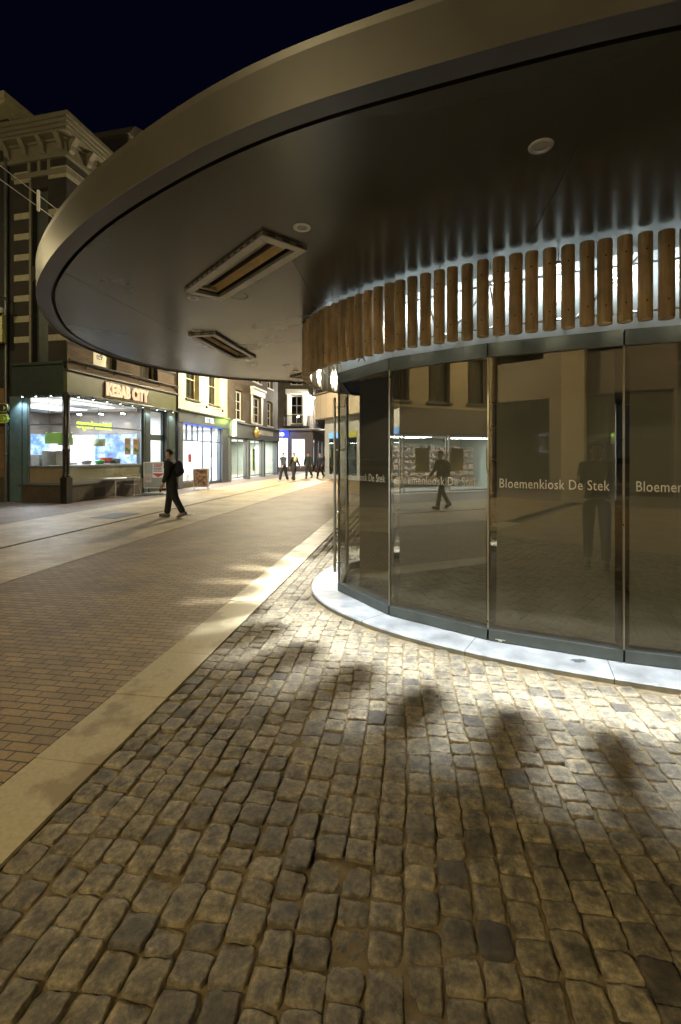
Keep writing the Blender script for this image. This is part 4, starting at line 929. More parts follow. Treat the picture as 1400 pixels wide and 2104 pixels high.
def onw(o, T, x, y, z): o.location = (Matrix.Translation(T.location) @ T.rotation_euler.to_matrix().to_4x4()) @ Vector((x, y, z)); o.rotation_euler.z = T.rotation_euler.z; return o
o = MB().box(-.17, .17, 0, .012, -.2, .2).build('square_poster', panel('dark_red', (.22, .04, .03)), None); onw(o, cb_, 1.45, .06, 1.45); tag(o, 'small dark red square notice on the white confectioner window', 'poster')
for i, x in enumerate((1.9, 3.9)):
    t = thing('wall_lamp', ('black arm lamp on the cream wall above the left half of the grey fascia', 'black arm lamp on the cream wall above the right half of the grey fascia')[i], 'wall lamp', (0, 0, 0), 0, 'arm lamps over the grey fascia'); onw(t, cb_, x, -.02, 4.05)
    MB().tube([(0, 0, .05), (.0, -.55, .08)], .015, 8).build('arm', M_BLACK, t); MB().lathe([(0, .08), (.03, .08), (.08, -.06), (.0, -.05)], (0, -.6, 0), 14).build('lamp_shade', M_BLACK, t)
    spot(t, (0, -.6, -.08), 12, (1, .95, .85), 110)
strip_ = MB().box(.4, 5.2, -.06, -.03, 3.12, 3.148).build('neon_strip', M_BLUEE, cb_)

# ================================================================== dark brick house with optician shop
B1 = (Matrix.Translation(cb_.location) @ cb_.rotation_euler.to_matrix().to_4x4()) @ Vector((BL, 0, 0))
db = thing('dark_brick_house', 'dark brown brick house with tall white sash windows above a grey shopfront', 'house', (B1.x, B1.y, 0), H(9))
DL = 10.4; w3 = [(1.3, 2.7, 3.85, 5.75), (4.4, 6.2, 3.85, 5.75), (7.65, 9.0, 3.85, 5.75), (1.3, 2.7, 6.8, 8.3), (4.4, 6.2, 6.8, 8.3), (7.65, 9.0, 6.8, 8.3)]
mb = MB(); wall(mb, 0, DL, 3.6, 10.0, w3, d=.3); shell(mb, 0, DL, 0, 9, 3.6, 10.0); mb.build('wall', mat('x1', (.1, .1, .1)) if False else brick('brown_brick_wall', (.10, .078, .055), (.07, .055, .04), (.085, .07, .05)), db)
for h in w3: window(db, *h, y=.2, nx=2, nz=3, pm=G_DARK, fw=.11, bar=.05); MB().bbox(h[0]-.06, h[1]+.06, -.08, .19, h[2]-.1, h[2]-.003, .01).build('window_sill', M_FRWHITE, db)
q = MB().bbox(4.1, 4.38, -.05, .05, 3.8, 5.8, .01).bbox(6.22, 6.5, -.05, .05, 3.8, 5.8, .01).bbox(4.0, 6.6, -.18, .05, 5.8, 6.2, .03).bbox(3.9, 6.7, -.28, .05, 6.2, 6.35, .02); q.build('window_surround', M_FRWHITE, db)
MB().bbox(0, DL, -.25, 9, 10.02, 10.2, .02).build('cornice', M_STONE, db); MB().prism([(0, 0), (DL, 0), (DL, 8.8), (0, 8.8)], 10.2, 10.25).build('roof', M_ROOF, db)
MB().bbox(.03, DL, -.15, .25, 2.72, 3.60, .015).bbox(0, DL, -.24, .2, 3.602, 3.68, .01).build('fascia_board', M_GREYSH, db)
q = MB(); rs = random.Random(3)
for k in range(9): x = 5.6+k*.34; q.box(x, x+.2, -.175, -.152, 3.05, 3.4); 
q.v = q.v; q.build('sign_letters', panel('pale_letters', (.5, .5, .5)), db)
t = thing('lion_head_sign', 'gilded round head emblem projecting from the grey shop fascia', 'sign', (0, 0, 0)); onw(t, db, 4.2, -.35, 3.15); MB().ball((0, 0, 0), .28, .2, .32).ball((0, -.18, -.08), .13, .12, .12).ball((.1, -.16, .1), .05).ball((-.1, -.16, .1), .05).build('head', M_GOLD, t); MB().lathe([(.26, -.03), (.36, -.03), (.38, .03), (.26, .03)], (0, 0, 0), 20).xf(Matrix.Rotation(R(90), 4, 'X')).build('mane', M_GOLD, t); MB().tube([(0, .05, 0), (0, .2, 0)], .05, 8).build('bracket', M_BLACK, t)
for a, b_ in ((.05, .5), (3.35, 3.75), (6.55, 6.95), (9.9, 10.35)): MB().bbox(a, b_, -.08, .3, 0, 2.72, .015).build('pilaster', M_GREYSH, db)
sf = [(.5, 3.35), (3.75, 6.55), (6.95, 9.9)]
for a, b_ in sf: w_ = window(db, a, b_, .12, 2.70, y=.08, nx=1 if a > 6 else 2, nz=1, fm=M_GREYSH, pm=G_CLEAR, fw=.07, bar=.05, name='shop_window')
room(db, .1, DL-.1, .35, 4.5, .03, 2.7, panel('shop_wall_cream', (.5, .52, .42)))
area(db, 2, 1.6, 2.6, 2, .8, 330, (1, .97, .85)); area(db, 5.2, 1.6, 2.6, 2, .8, 380, (1, .97, .9)); area(db, 8.5, 1.6, 2.6, 2, .8, 330, (.85, .95, 1))
# display shelves with boxes
sh = MB(); it = MB()
for a, b_ in ((1.7, 3.2), (3.9, 6.3)):
    for z in np.arange(.5, 2.4, .24):
        sh.box(a, b_, 2.3, 2.5, z, z+.02)
        x = a+.05
        while x < b_-.1: wI = rs.uniform(.06, .16); it.box(x, x+wI, 2.28, 2.4, z+.021, z+.021+rs.uniform(.06, .14)); x += wI+rs.uniform(.04, .12)
    sh.box(a, b_, 2.5, 2.54, .3, 2.5)
s = sh.build('display_shelf', M_IWHITE, db); o = it.build('stock', panel('stock_brown', (.2, .12, .08)), s); o['kind'] = 'stuff'
q = MB(); q.box(7.2, 7.7, 1.0, 1.05, .4, 2.2); 
for z in (.6, 1.1, 1.6): q.box(7.25, 7.65, .98, .998, z, z+.35)
q.build('picture_display', panel('olive_pictures', (.25, .28, .05)), db)
# lime arch neon sign
t = thing('arch_neon_sign', 'glowing white and lime arch shaped sign projecting above the grey shopfront', 'sign', (0, 0, 0)); onw(t, db, .25, -.35, 2.75)
AR = [(-.26, 0, 0), (-.26, 0, .7)]+[(-.26*math.cos(a), 0, .7+.24*math.sin(a)) for a in np.linspace(.3, math.pi-.3, 7)]+[(.26, 0, .7), (.26, 0, 0)]
MB().tube(AR, .075, 10).xf(Matrix.Rotation(R(35), 4, 'Z')).build('neon_tube', emit('white_lime', (.85, 1, .45), 4), t); MB().tube([(0, .02, .9), (0, .4, .9)], .03, 8).build('bracket', M_BLACK, t)
ld = bpy.data.lights.new('neon_glow', 'POINT'); ld.energy = 30; ld.color = (.6, 1, .1); ld.shadow_soft_size = .2; lo = bpy.data.objects.new('neon_glow', ld); COL.objects.link(lo); lo.parent = t; lo.location = (-.35, -.1, .9)

# ================================================================== corner house with balcony, beyond
cz_ = thing('balcony_house', 'dark corner house with a white balcony window and canopy over bright white shop windows', 'house', (-6.4, 44.0, 0), R(4))
cw = 3.7
wh = [(1.55, 2.75, 4.6, 7.4), (1.55, 2.75, 8.4, 10.3)]
mb = MB(); wall(mb, -3, cw, 3.9, 12, wh, d=.3); mb.build('wall', brick('taupe_brick', (.13, .115, .10), (.10, .09, .08), (.11, .1, .09)), cz_)
side = thing('x', 'x', 'x'); bpy.data.objects.remove(side)
def sf2(p): # side facade: from the front right corner away along the street
    a = R(83); return (cw+p[0]*math.cos(a)-p[1]*math.sin(a), p[0]*math.sin(a)+p[1]*math.cos(a), p[2])
mb = MB(); holes = [(1.2+i*2.3, 2.2+i*2.3, z, z+2.0) for i in range(7) for z in (4.8, 8.2)]
wall(mb, 0, 18, 3.9, 12, holes, d=.25); mb.v = [sf2(p) for p in mb.v]; mb.build('side_wall', MATS['taupe_brick'], cz_)
for h in holes: window(cz_, *h, y=.15, nx=1, nz=2, fw=.12, off=sf2)
for h in wh: window(cz_, *h, y=.15, nx=2, nz=3, fw=.12, bar=.07)
MB().bbox(1.2, 1.53, -.1, .05, 4.4, 7.5, .02).bbox(2.77, 3.1, -.1, .05, 4.4, 7.5, .02).bbox(1.05, 3.25, -.25, .05, 7.5, 8.0, .04).build('window_surround', M_FRWHITE, cz_)
bl = MB(); bl.bbox(.9, 3.4, -.9, .0, 4.25, 4.4, .03); 
for k in range(26): x = .95+k*.096; bl.tube([(x, -.85, 4.4), (x, -.85, 5.35)], .014, 5)
for sx in (.95, 3.35):
    for k in range(8): y = -.05-k*.11; bl.tube([(sx, y, 4.4), (sx, y, 5.35)], .014, 5)
bl.tube([(.95, 0, 5.35), (.95, -.85, 5.35), (3.35, -.85, 5.35), (3.35, 0, 5.35)], .03, 6); bl.build('balcony', M_BLACK, cz_)
MB().bbox(-3, cw+.6, -1.2, .0, 3.98, 4.15, .03).build('canopy', mat('grey_canopy', (.3, .3, .32), .4), cz_)
m2 = MB(); m2.bbox(.0, 18, -1.2, 0, 3.98, 4.15, .03); fin(m2, 'side_canopy', MATS['grey_canopy'], cz_, sf2)
sp3 = [(-3, -1.2, 0, 3.9), ]
mb = MB(); wall(mb, -3, cw, 0, 3.97, [(.1, 1.3, .4, 3.3), (1.65, 2.95, .5, 3.2)], d=.2); mb.build('shopfront', panel('taupe_shopfront', (.16, .14, .14)), cz_)
m2 = MB(); wall(m2, 0, 18, 0, 3.97, [(.6, 3.2, .4, 3.2), (5, 7.2, .3, 3.2), (9, 11.5, .3, 3.2), (13, 16, .3, 3.2)], d=.2); fin(m2, 'side_shopfront', MATS['taupe_shopfront'], cz_, sf2)
for h in ((.1, 1.3, .4, 3.3), (1.65, 2.95, .5, 3.2)): window(cz_, *h, y=.1, nx=1, nz=1, fm=M_FRWHITE, pm=G_CLEAR, name='shop_window')
for h in ((.6, 3.2, .4, 3.2), (5, 7.2, .3, 3.2), (9, 11.5, .3, 3.2), (13, 16, .3, 3.2)): window(cz_, *h, y=.1, nx=1, nz=1, fm=M_FRWHITE, pm=G_CLEAR, name='shop_window', off=sf2)
room(cz_, -2.95, 3.6, .25, 4, .03, 3.9, M_IWHITE, M_IWHITE)
area(cz_, -1, 1.6, 3.8, 2.5, 1.5, 900, (.93, .95, 1)); area(cz_, 2.3, 1.6, 3.8, 1, 1.5, 400, (.93, .95, 1))
for i, (x, c, e_) in enumerate(((1.9, (.8, .9, 1), 2.0), (6, (.7, .8, 1), 1.2), (10, (1, 1, 1), 3.5), (14, (1, .9, .7), 2.5))):
    m2 = MB(); m2.box(x-1.1, x+1.2, .5, .52, .5, 3.0); fin(m2, 'lit_backdrop', emit('backdrop%d' % i, c, e_*.45), cz_, sf2)
tm = text_mb('co', .7, .05, bold=.03); tm.v = [(v[0]+.6, v[1]-.25, v[2]+3.45) for v in tm.v]; tm.build('sign_letters', M_WHITEE, cz_)
MB().box(-.2, 1.4, -.12, -.1, 3.35, 3.93).build('blue_sign_panel', emit('deep_blue', (.02, .05, .8), 1.6), cz_)
ld = bpy.data.lights.new('blue_glow', 'POINT'); ld.energy = 90; ld.color = (.1, .2, 1); ld.shadow_soft_size = .3; lo = bpy.data.objects.new('blue_glow', ld); COL.objects.link(lo); lo.parent = cz_; lo.location = (.7, -.8, 3.6)
MB().box(-3, cw, 6, 6.1, 0, 12).build('rear_wall', M_ROOF, cz_)

# ================================================================== right side of the street
rb = thing('oriel_building', 'pale building with boxed timber panelled bay, right of the street', 'building', (-1.25, 32.2, 0), math.atan2(-.877, .481))
rw = 14
MB().bbox(0, 8, -.6, 3, 4.1, 5.75, .02).build('panelled_bay', mat('bay_panel', (.36, .30, .23), .5, var=.05), rb)
q = MB(); [q.box(x, x+.03, -.606, -.602, 4.12, 5.73) for x in (.8, 1.7, 2.6, 3.5, 4.4)]; q.build('panel_joint', panel('joint_brown', (.2, .14, .08)), rb)
MB().bbox(-.1, 8.1, -.75, 3, 5.752, 5.85, .01).build('bay_cap', M_STONE, rb)
MB().bbox(.3, rw, .0, .5, 0, 4.098, .02).build('ground_floor_wall', mat('off_white_wall', (.36, .36, .36), .7), rb)
MB().bbox(.6, rw, .3, 6, 5.86, 11, .02).build('upper_wall', brick('yellow_brick', (.15, .13, .09), (.12, .10, .07), (.12, .10, .07)), rb)
for k in range(4):
    x = 1.0+k*2.2; MB().box(x, x+1.5, -.012, -.003, .3, 2.7).build('shop_window', G_DARK, rb, recalc=False)
    MB().box(x, x+1.5, -.06, -.013, 2.75, 3.1).build('window_sign', emit('rsign%d' % k, ((.2, .6, 1), (1, .8, .1), (.9, .95, 1), (.2, .5, 1))[k], (1.2, 1.0, 1.6, 1.0)[k]), rb)
# far row that closes the street
fr = thing('far_house_row', 'dim brick house closing the view at the far end of the street', 'house', (-2.5, 78, 0), R(-6))
mb = MB(); hs = [(1+i*2.4, 2.0+i*2.4, z, z+1.7) for i in range(6) for z in (4.4, 7.4)]; wall(mb, -4, 18, 3.4, 11, hs); mb.build('wall', M_BRK_GR, fr); MB().box(-4, 18, .02, 4, 0, 3.39).build('ground_floor', panel('warm_shop', (.3, .2, .12)), fr)
for h in hs: window(fr, *h, y=.1)
q = 0
for k in range(5): MB().box(-1.5+k*2.4, .2+k*2.4, -.02, .01, .4, 2.9).build('lit_window', emit('far_win%d' % k, ((1, .75, .45), (1, .95, .8), (.8, .9, 1), (1, .8, .5), (1, 1, 1))[k], 1.3), fr)
# lit projecting signs along the far street
specs = [('small white and pink glowing box sign below the far blue canopy edge', -3.05, 50.5, 3.0, .9, .9, (1, .82, .92), 3), ('glowing yellow box sign at the right of the far street', -.75, 36, 2.9, .45, .95, (1, .75, .05), 1.6), ('blue glowing panel sign over the far street seen through the door glass', .9, 40, 3.0, .35, 1.8, (.1, .35, 1), 1.2), ('white globe of light in the far street below the yellow sign', -.9, 42, 2.1, .3, .3, (1, 1, 1), 6), ('warm glowing lantern shape far down the street', -2.2, 60, 3.6, 1.1, .5, (1, .75, .4), 2.5), ('pale blue white sign farthest along the left side of the street', -3.1, 58, 2.4, .6, .6, (.8, .9, 1), 3)]
for lb_, x, y, z, wx, hz, c, e_ in specs:
    t = thing('lit_sign', lb_, 'sign', (x, y, z)); nm = 'glow%d' % int(x*100+y*10+500)
    (MB().ball((0, 0, hz/2), wx/2) if 'globe' in lb_ else MB().bbox(-wx/2, wx/2, -.08, .08, 0, hz, .03)).build('light_box', emit(nm, c, e_), t); MB().tube([(0, 0, hz), (0, 0, hz+.35), (1.0, 0, hz+.4)], .02, 6).build('bracket', M_BLACK, t)
t = MB().add([(-1.0, 49, 4.2), (-3.3, 47, 3.9), (-3.0, 53, 3.9), (-1.0, 49, 4.25), (-3.3, 47, 3.95), (-3.0, 53, 3.95)], [(0, 1, 2), (5, 4, 3), (0, 3, 4, 1), (1, 4, 5, 2), (2, 5, 3, 0)]).build('shop_awning', emit('blue_awning', (.12, .16, .9), .55), None); tag(t, 'blue glowing awning reaching over the far street', 'awning')
# dormer behind the corner building, with a lit window
p = at_kb(5.0, .9, 13.2); t = thing('roof_dormer', 'pedimented white dormer with a lit window above the banded building', 'dormer', p, kb.rotation_euler.z)
t.scale = (.78, .78, .78); MB().bbox(-1.0, 1.0, 0, 2.6, -.8, 2.6, .02).build('cheek', M_ROOF, t)
m = MB(); pl = [(-1.25, 2.6), (1.25, 2.6), (.75, 3.3), (-.0, 3.55), (-.75, 3.3)]; n = 5; m.add([(x, -.25, z) for x, z in pl]+[(x, 2.6, z) for x, z in pl], [tuple(range(n)), tuple(range(2*n-1, n-1, -1))]+[(i, (i+1) % n, n+(i+1) % n, n+i) for i in range(n)]); m.build('pediment', M_STONE, t)
MB().bbox(-1.05, -.6, -.1, 0, 0, 2.6, .02).bbox(.6, 1.05, -.1, 0, 0, 2.6, .02).bbox(-.6, .6, -.1, 0, 1.9, 2.6, .02).build('surround', M_STONE, t); MB().box(-.6, .6, -.03, -.01, .2, 1.9).build('lit_window', emit('dorm', (.6, .8, .85), .5), t)
# span wires
def wire(lab, a, b_, sag=.25, r=.012):
    P = [tuple(Vector(a).lerp(Vector(b_), t_)-Vector((0, 0, sag*4*t_*(1-t_)))) for t_ in np.linspace(0, 1, 14)]; return tag(MB().tube(P, r, 6).build('span_wire', M_STEEL), lab, 'wire', 'span wires over the street')
wire('upper of the two thin span wires crossing the banded building', (-8.75, 5, 8.66), (-6.0, 36.6, 8.66), .1)
wire('lower of the two thin span wires crossing the banded building', (-8.75, 5, 8.25), (-6.0, 36.6, 8.5), .05)
t = MB().bbox(-.03, .03, -.03, .03, -.28, .28, .005).build('wire_spacer', M_FRWHITE, None); t.location = (-8.12, 12.2, 8.44); tag(t, 'short white upright clip joining the two span wires', 'wire clip')

# ================================================================== houses seen only as reflections in the kiosk glass
ra = thing('tan_shop_house', 'tan rendered house with lit shop windows facing the kiosk, out of frame to the left', 'house', (*uv(-11.6, -9.5), 0), H(8.7))
rl = 11.5; hs = [(.7+i*1.95, 1.75+i*1.95, 3.75, 5.7) for i in range(5)]+[(.7+i*1.95, 1.75+i*1.95, 6.9, 8.6) for i in range(5)]
mb = MB(); wall(mb, 0, rl, 3.45, 10, hs, d=.3); shell(mb, 0, rl, 0, 8, 3.45, 10); mb.build('wall', M_TAN, ra)
for h in hs: window(ra, *h, y=.2, nx=1, nz=1, fm=M_IBROWN, curtain=panel('curtain_grey', (.18, .16, .12), .9)); MB().bbox(h[0]-.1, h[1]+.1, -.1, .18, h[2]-.1, h[2]-.003, .01).build('window_sill', M_DGREY, ra)
MB().bbox(0, rl, -.4, .25, 2.45, 3.45, .02).build('awning_box', M_IBROWN, ra)
for i in range(5):
    a, b_ = .3+i*2.2, 2.4+i*2.2; window(ra, a, b_, .1, 2.42, y=.06, nx=1, nz=1, fm=M_ALU, pm=G_CLEAR, name='shop_window')
room(ra, .1, rl-.1, .3, 5, .03, 2.44, panel('chemist_white', (.6, .65, .6)), None)
for i in range(3): area(ra, 2+i*3.7, 1.8, 2.38, 2.2, 1.0, 650, (.88, 1, .95))
q = MB(); it = MB()
for z in np.arange(.3, 2.0, .3):
    q.box(.6, 11, 3.3, 3.6, z, z+.03); x = .7
    while x < 10.8: wI = rs.uniform(.08, .3); it.box(x, x+wI, 3.25, 3.5, z+.031, z+.031+rs.uniform(.1, .22)); x += wI+rs.uniform(.02, .2)
s = q.build('display_shelf', M_IWHITE, ra); o = it.build('stock', panel('stock_brown', (.2, .12, .08)), s); o['kind'] = 'stuff'
q = MB(); [q.box(x, x+.7, .9, .93, .9, 1.9) for x in (1.2, 3.2, 5.0, 6.8, 8.6)]; q.build('window_poster', panel('olive_card', (.2, .16, .06)), ra)
r2 = thing('dark_neighbour_house', 'dark house with a tall door beside the tan house, out of frame', 'house', (*uv(-11.6, 2.1), 0), H(8.7))
mb = MB(); hs = [(.6, 1.6, .2, 3.4), (2.0, 3.0, .2, 3.4), (.6, 1.6, 4.6, 7), (2.0, 3.0, 4.6, 7)]; wall(mb, 0, 3.4, 0, 11, hs); shell(mb, 0, 3.4, 0, 8, 0, 11); mb.build('wall', brick('soot_brick', (.05, .045, .04), (.04, .035, .03), (.05, .045, .04)), r2)
for h in hs: window(r2, *h, y=.15, nx=2, nz=2, fm=M_TAN)
# rear building behind the camera
r3 = thing('pilaster_building', 'building with tan pilasters and dark shop windows behind the camera', 'building', (3.5, -9.5, 0), R(180-6))
hs = [(1.2+i*3.2, 3.4+i*3.2, .3, 3.6) for i in range(6)]+[(1.4+i*3.2, 3.2+i*3.2, 5.0, 7.4) for i in range(6)]
mb = MB(); wall(mb, 0, 21, 0, 11, hs, y=0); mb.quad((0, 6, 0), (21, 6, 0), (21, 6, 11), (0, 6, 11)); mb.build('wall', panel('brown_stucco', (.20, .16, .11)), r3)
for i in range(7): MB().bbox(-.1+i*3.2+.1, .75+i*3.2, -.25, -.003, 0, 10, .03).build('pilaster', M_TAN, r3)
MB().bbox(0, 21, -.4, -.002, 4.2, 4.5, .03).build('string_course', M_STONE, r3) if False else None
for h in hs: window(r3, *h, y=.12, nx=1, nz=1, fm=M_IBROWN)
MB().box(13.5, 14.6, .2, .22, 1.2, 2.3).build('lit_display', emit('display', (.7, .85, 1), .9), r3)
# ================================================================== street furniture by the snack shop
def on(u_, v_): return uv(u_, v_)
x, y = gp(237, 1023); t = thing('cafe_table', 'small pale bistro table on a single leg in front of the snack shop', 'table', (x, y, 0), H(KH))
MB().lathe([(0, .72), (.33, .72), (.35, .735), (.33, .75), (0, .75)], n=28).xf(Matrix.Diagonal((1.5, .95, 1, 1))).build('tabletop', M_FRWHITE, t); MB().tube([(0, 0, .03), (0, 0, .72)], .028, 12).build('leg', M_ALU, t)
q = MB(); [q.tube([(0, 0, .05), (.3*math.cos(a), .3*math.sin(a), .02)], [.028, .018], 8) for a in (0.6, 2.17, 3.74, 5.31)]; q.lathe([(0, .09), (.045, .08), (.06, .03), (0, .02)], n=14); q.build('foot', M_ALU, t)
x, y = gp(270, 1017.5); t = thing('cafe_chair', 'silver slatted aluminium chair facing the bistro table', 'chair', (x, y, 0), H(KH)+R(8))
# chair faces -x (towards the table)
for sx, sy in ((-.21, -.24), (-.21, .24), (.20, -.22), (.20, .22)):
    if sx < 0: MB().tube([(sx-.05, sy*1.05, 0), (sx, sy, .44), (sx, sy, .64)], .014, 8).build('leg', M_ALU, t)
    else: MB().tube([(sx+.10, sy*1.1, 0), (sx, sy, .44), (sx+.10, sy*.95, .84)], .014, 8).build('leg', M_ALU, t)
q = MB(); [q.bbox(-.22+k*.072, -.17+k*.072, -.215, .215, .43, .445, .004) for k in range(6)]; q.build('seat', M_ALU, t)
q = MB()
for k in range(3): z = .56+k*.11; xx = .20+(z-.44)*.25; q.tube([(xx, -.21, z), (xx+.035, 0, z), (xx, .21, z)], .018, 8)
q.build('backrest', M_ALU, t)
for sy in (-.24, .24): MB().tube([(-.21, sy, .64), (0, sy*1.04, .66), (.24, sy*.95, .64)], .015, 8).build('armrest', M_ALU, t)
# big sandwich board on water base
x, y = gp(318, 1016); t = thing('poster_stand', 'tall grey framed poster stand on a base beside the shop door', 'sign', (x, y, 0), R(8))
MB().bbox(-.42, .42, -.26, .26, 0, .09, .03).build('base', panel('base_grey', (.32, .34, .33)), t)
for sx in (-.22, .22): MB().bbox(sx-.03, sx+.03, -.03, .03, .09, .26, .004).build('spring_foot', M_BLACK, t)
q = MB().bbox(-.43, -.39, -.03, .03, .25, 1.32, .008).bbox(.39, .43, -.03, .03, .25, 1.32, .008).bbox(-.39, .39, -.03, .03, .25, .29, .008).bbox(-.39, .39, -.03, .03, 1.28, 1.32, .008); q.build('frame', M_ALU, t)
MB().box(-.39, .39, -.015, .015, .29, 1.28).build('board', panel('board_grey', (.30, .31, .27)), t)
q = MB().box(-.08, .36, -.02, -.016, .68, 1.26); q.build('white_poster', panel('paper_white', (.75, .72, .7)), t)
q = MB().box(-.36, -.12, -.02, -.016, .5, .84); q.build('price_list', panel('paper_pinkish', (.6, .5, .45)), t)
q = MB(); [q.box(-.05, .30-.05*(k % 2), -.023, -.021, 1.17-k*.06, 1.20-k*.06) for k in range(5)]; [q.box(-.34, -.15, -.023, -.021, .79-k*.05, .81-k*.05) for k in range(5)]
tm = text_mb('KEBAB', .11, .003, bold=.003); tm.v = [(v[0]+.14, v[1]-.022, v[2]+1.16) for v in tm.v]; q2 = MB(); q2.add(tm.v, tm.f)
q.v, q.f = q.v[8:], [tuple(i-8 for i in f) for f in q.f[6:]]; q.m = q.m[6:]; q.sm = q.sm[6:]; q.build('printed_line', panel('print_grey', (.2, .12, .12)), t); q2.build('printed_heading', panel('print_red', (.5, .04, .04)), t)
q = MB(); q.add([(-.06, -.022, .86), (.34, -.022, .86), (.34, -.022, .82), (.14, -.022, .70), (-.06, -.022, .82)], [(0, 1, 2, 3, 4)]); q.build('ribbon_print', MATS['print_red'], t)
x, y = gp(414, 1006); t = thing('a_board', 'folding picture board with a dark red figure photo before the confectioner window', 'sign', (x, y, 0), R(10))
for s_, nm in ((-1, 'front_panel'), (1, 'rear_panel')):
    q = MB(); q.bbox(-.33, .33, -.015, .015, .14, 1.0, .006); q.xf(Matrix.Translation((0, s_*.2, 0)) @ Matrix.Rotation(R(-s_*11), 4, 'X')); q.build(nm, M_FRWHITE, t)
    for sx in (-.31, .31): q = MB().tube([(sx, 0, 0), (sx, 0, .14)], .012, 6); q.xf(Matrix.Translation((0, s_*.2, 0)) @ Matrix.Rotation(R(-s_*11), 4, 'X')); q.build('foot', M_ALU, t)
M_PIC, nt, b = new_mat('figure_photo'); n1 = noise(nt, 6, 4, .6); nt.links.new(ramp(nt, n1.outputs[0], [(.3, (.02, .01, .01)), (.45, (.25, .12, .07)), (.55, (.55, .4, .3)), (.7, (.35, .05, .04))]).outputs[0], b.inputs['Base Color'])
q = MB().box(-.29, .29, -.02, -.017, .2, .96); q.xf(Matrix.Translation((0, -.2, 0)) @ Matrix.Rotation(R(11), 4, 'X')); q.build('picture', M_PIC, t)
# litter on the cobbles
x, y = gp(566, 1295); t = MB(); t.add([(-.04, -.012, .004), (.035, -.02, .012), (.045, .01, .003), (-.01, .018, .018), (-.03, .012, .004)], [(0, 1, 3), (1, 2, 3), (0, 3, 4)]); o = t.build('paper_scrap', M_FRWHITE, None, recalc=False); o.location = (x, y, .004); tag(o, 'small crumpled white paper scrap on the cobbles near the pale strip', 'litter')
# ------------------------------------------------------------------ people
M_SKIN = mat('skin', (.42, .26, .18), .55, var=.06, bmp=0)
def cloth(name, col, r=.85): return MATS.get(name) or mat(name, col, r, var=.2, scale=12, bmp=.2, bscale=40)
def skinmesh(name, V, E, Rr, m, par, lvl=2):
    me = bpy.data.meshes.new(name); me.from_pydata([tuple(v) for v in V], E, []); o = bpy.data.objects.new(name, me); COL.objects.link(o)
    md = o.modifiers.new('s', 'SKIN'); md.use_smooth_shade = True
    for i, r in enumerate(Rr):
        sv = me.skin_vertices[0].data[i]; sv.radius = r if isinstance(r, tuple) else (r, r); sv.use_root = (i == 0)
    sb = o.modifiers.new('d', 'SUBSURF'); sb.levels = lvl; sb.render_levels = lvl
    dg = bpy.context.evaluated_depsgraph_get(); dg.update(); me2 = bpy.data.meshes.new_from_object(o.evaluated_get(dg)); me2.name = name
    bpy.data.objects.remove(o); me2.materials.clear(); me2.materials.append(m); me2.polygons.foreach_set('use_smooth', [True]*len(me2.polygons))
    o2 = bpy.data.objects.new(name, me2); COL.objects.link(o2); o2.parent = par; return o2
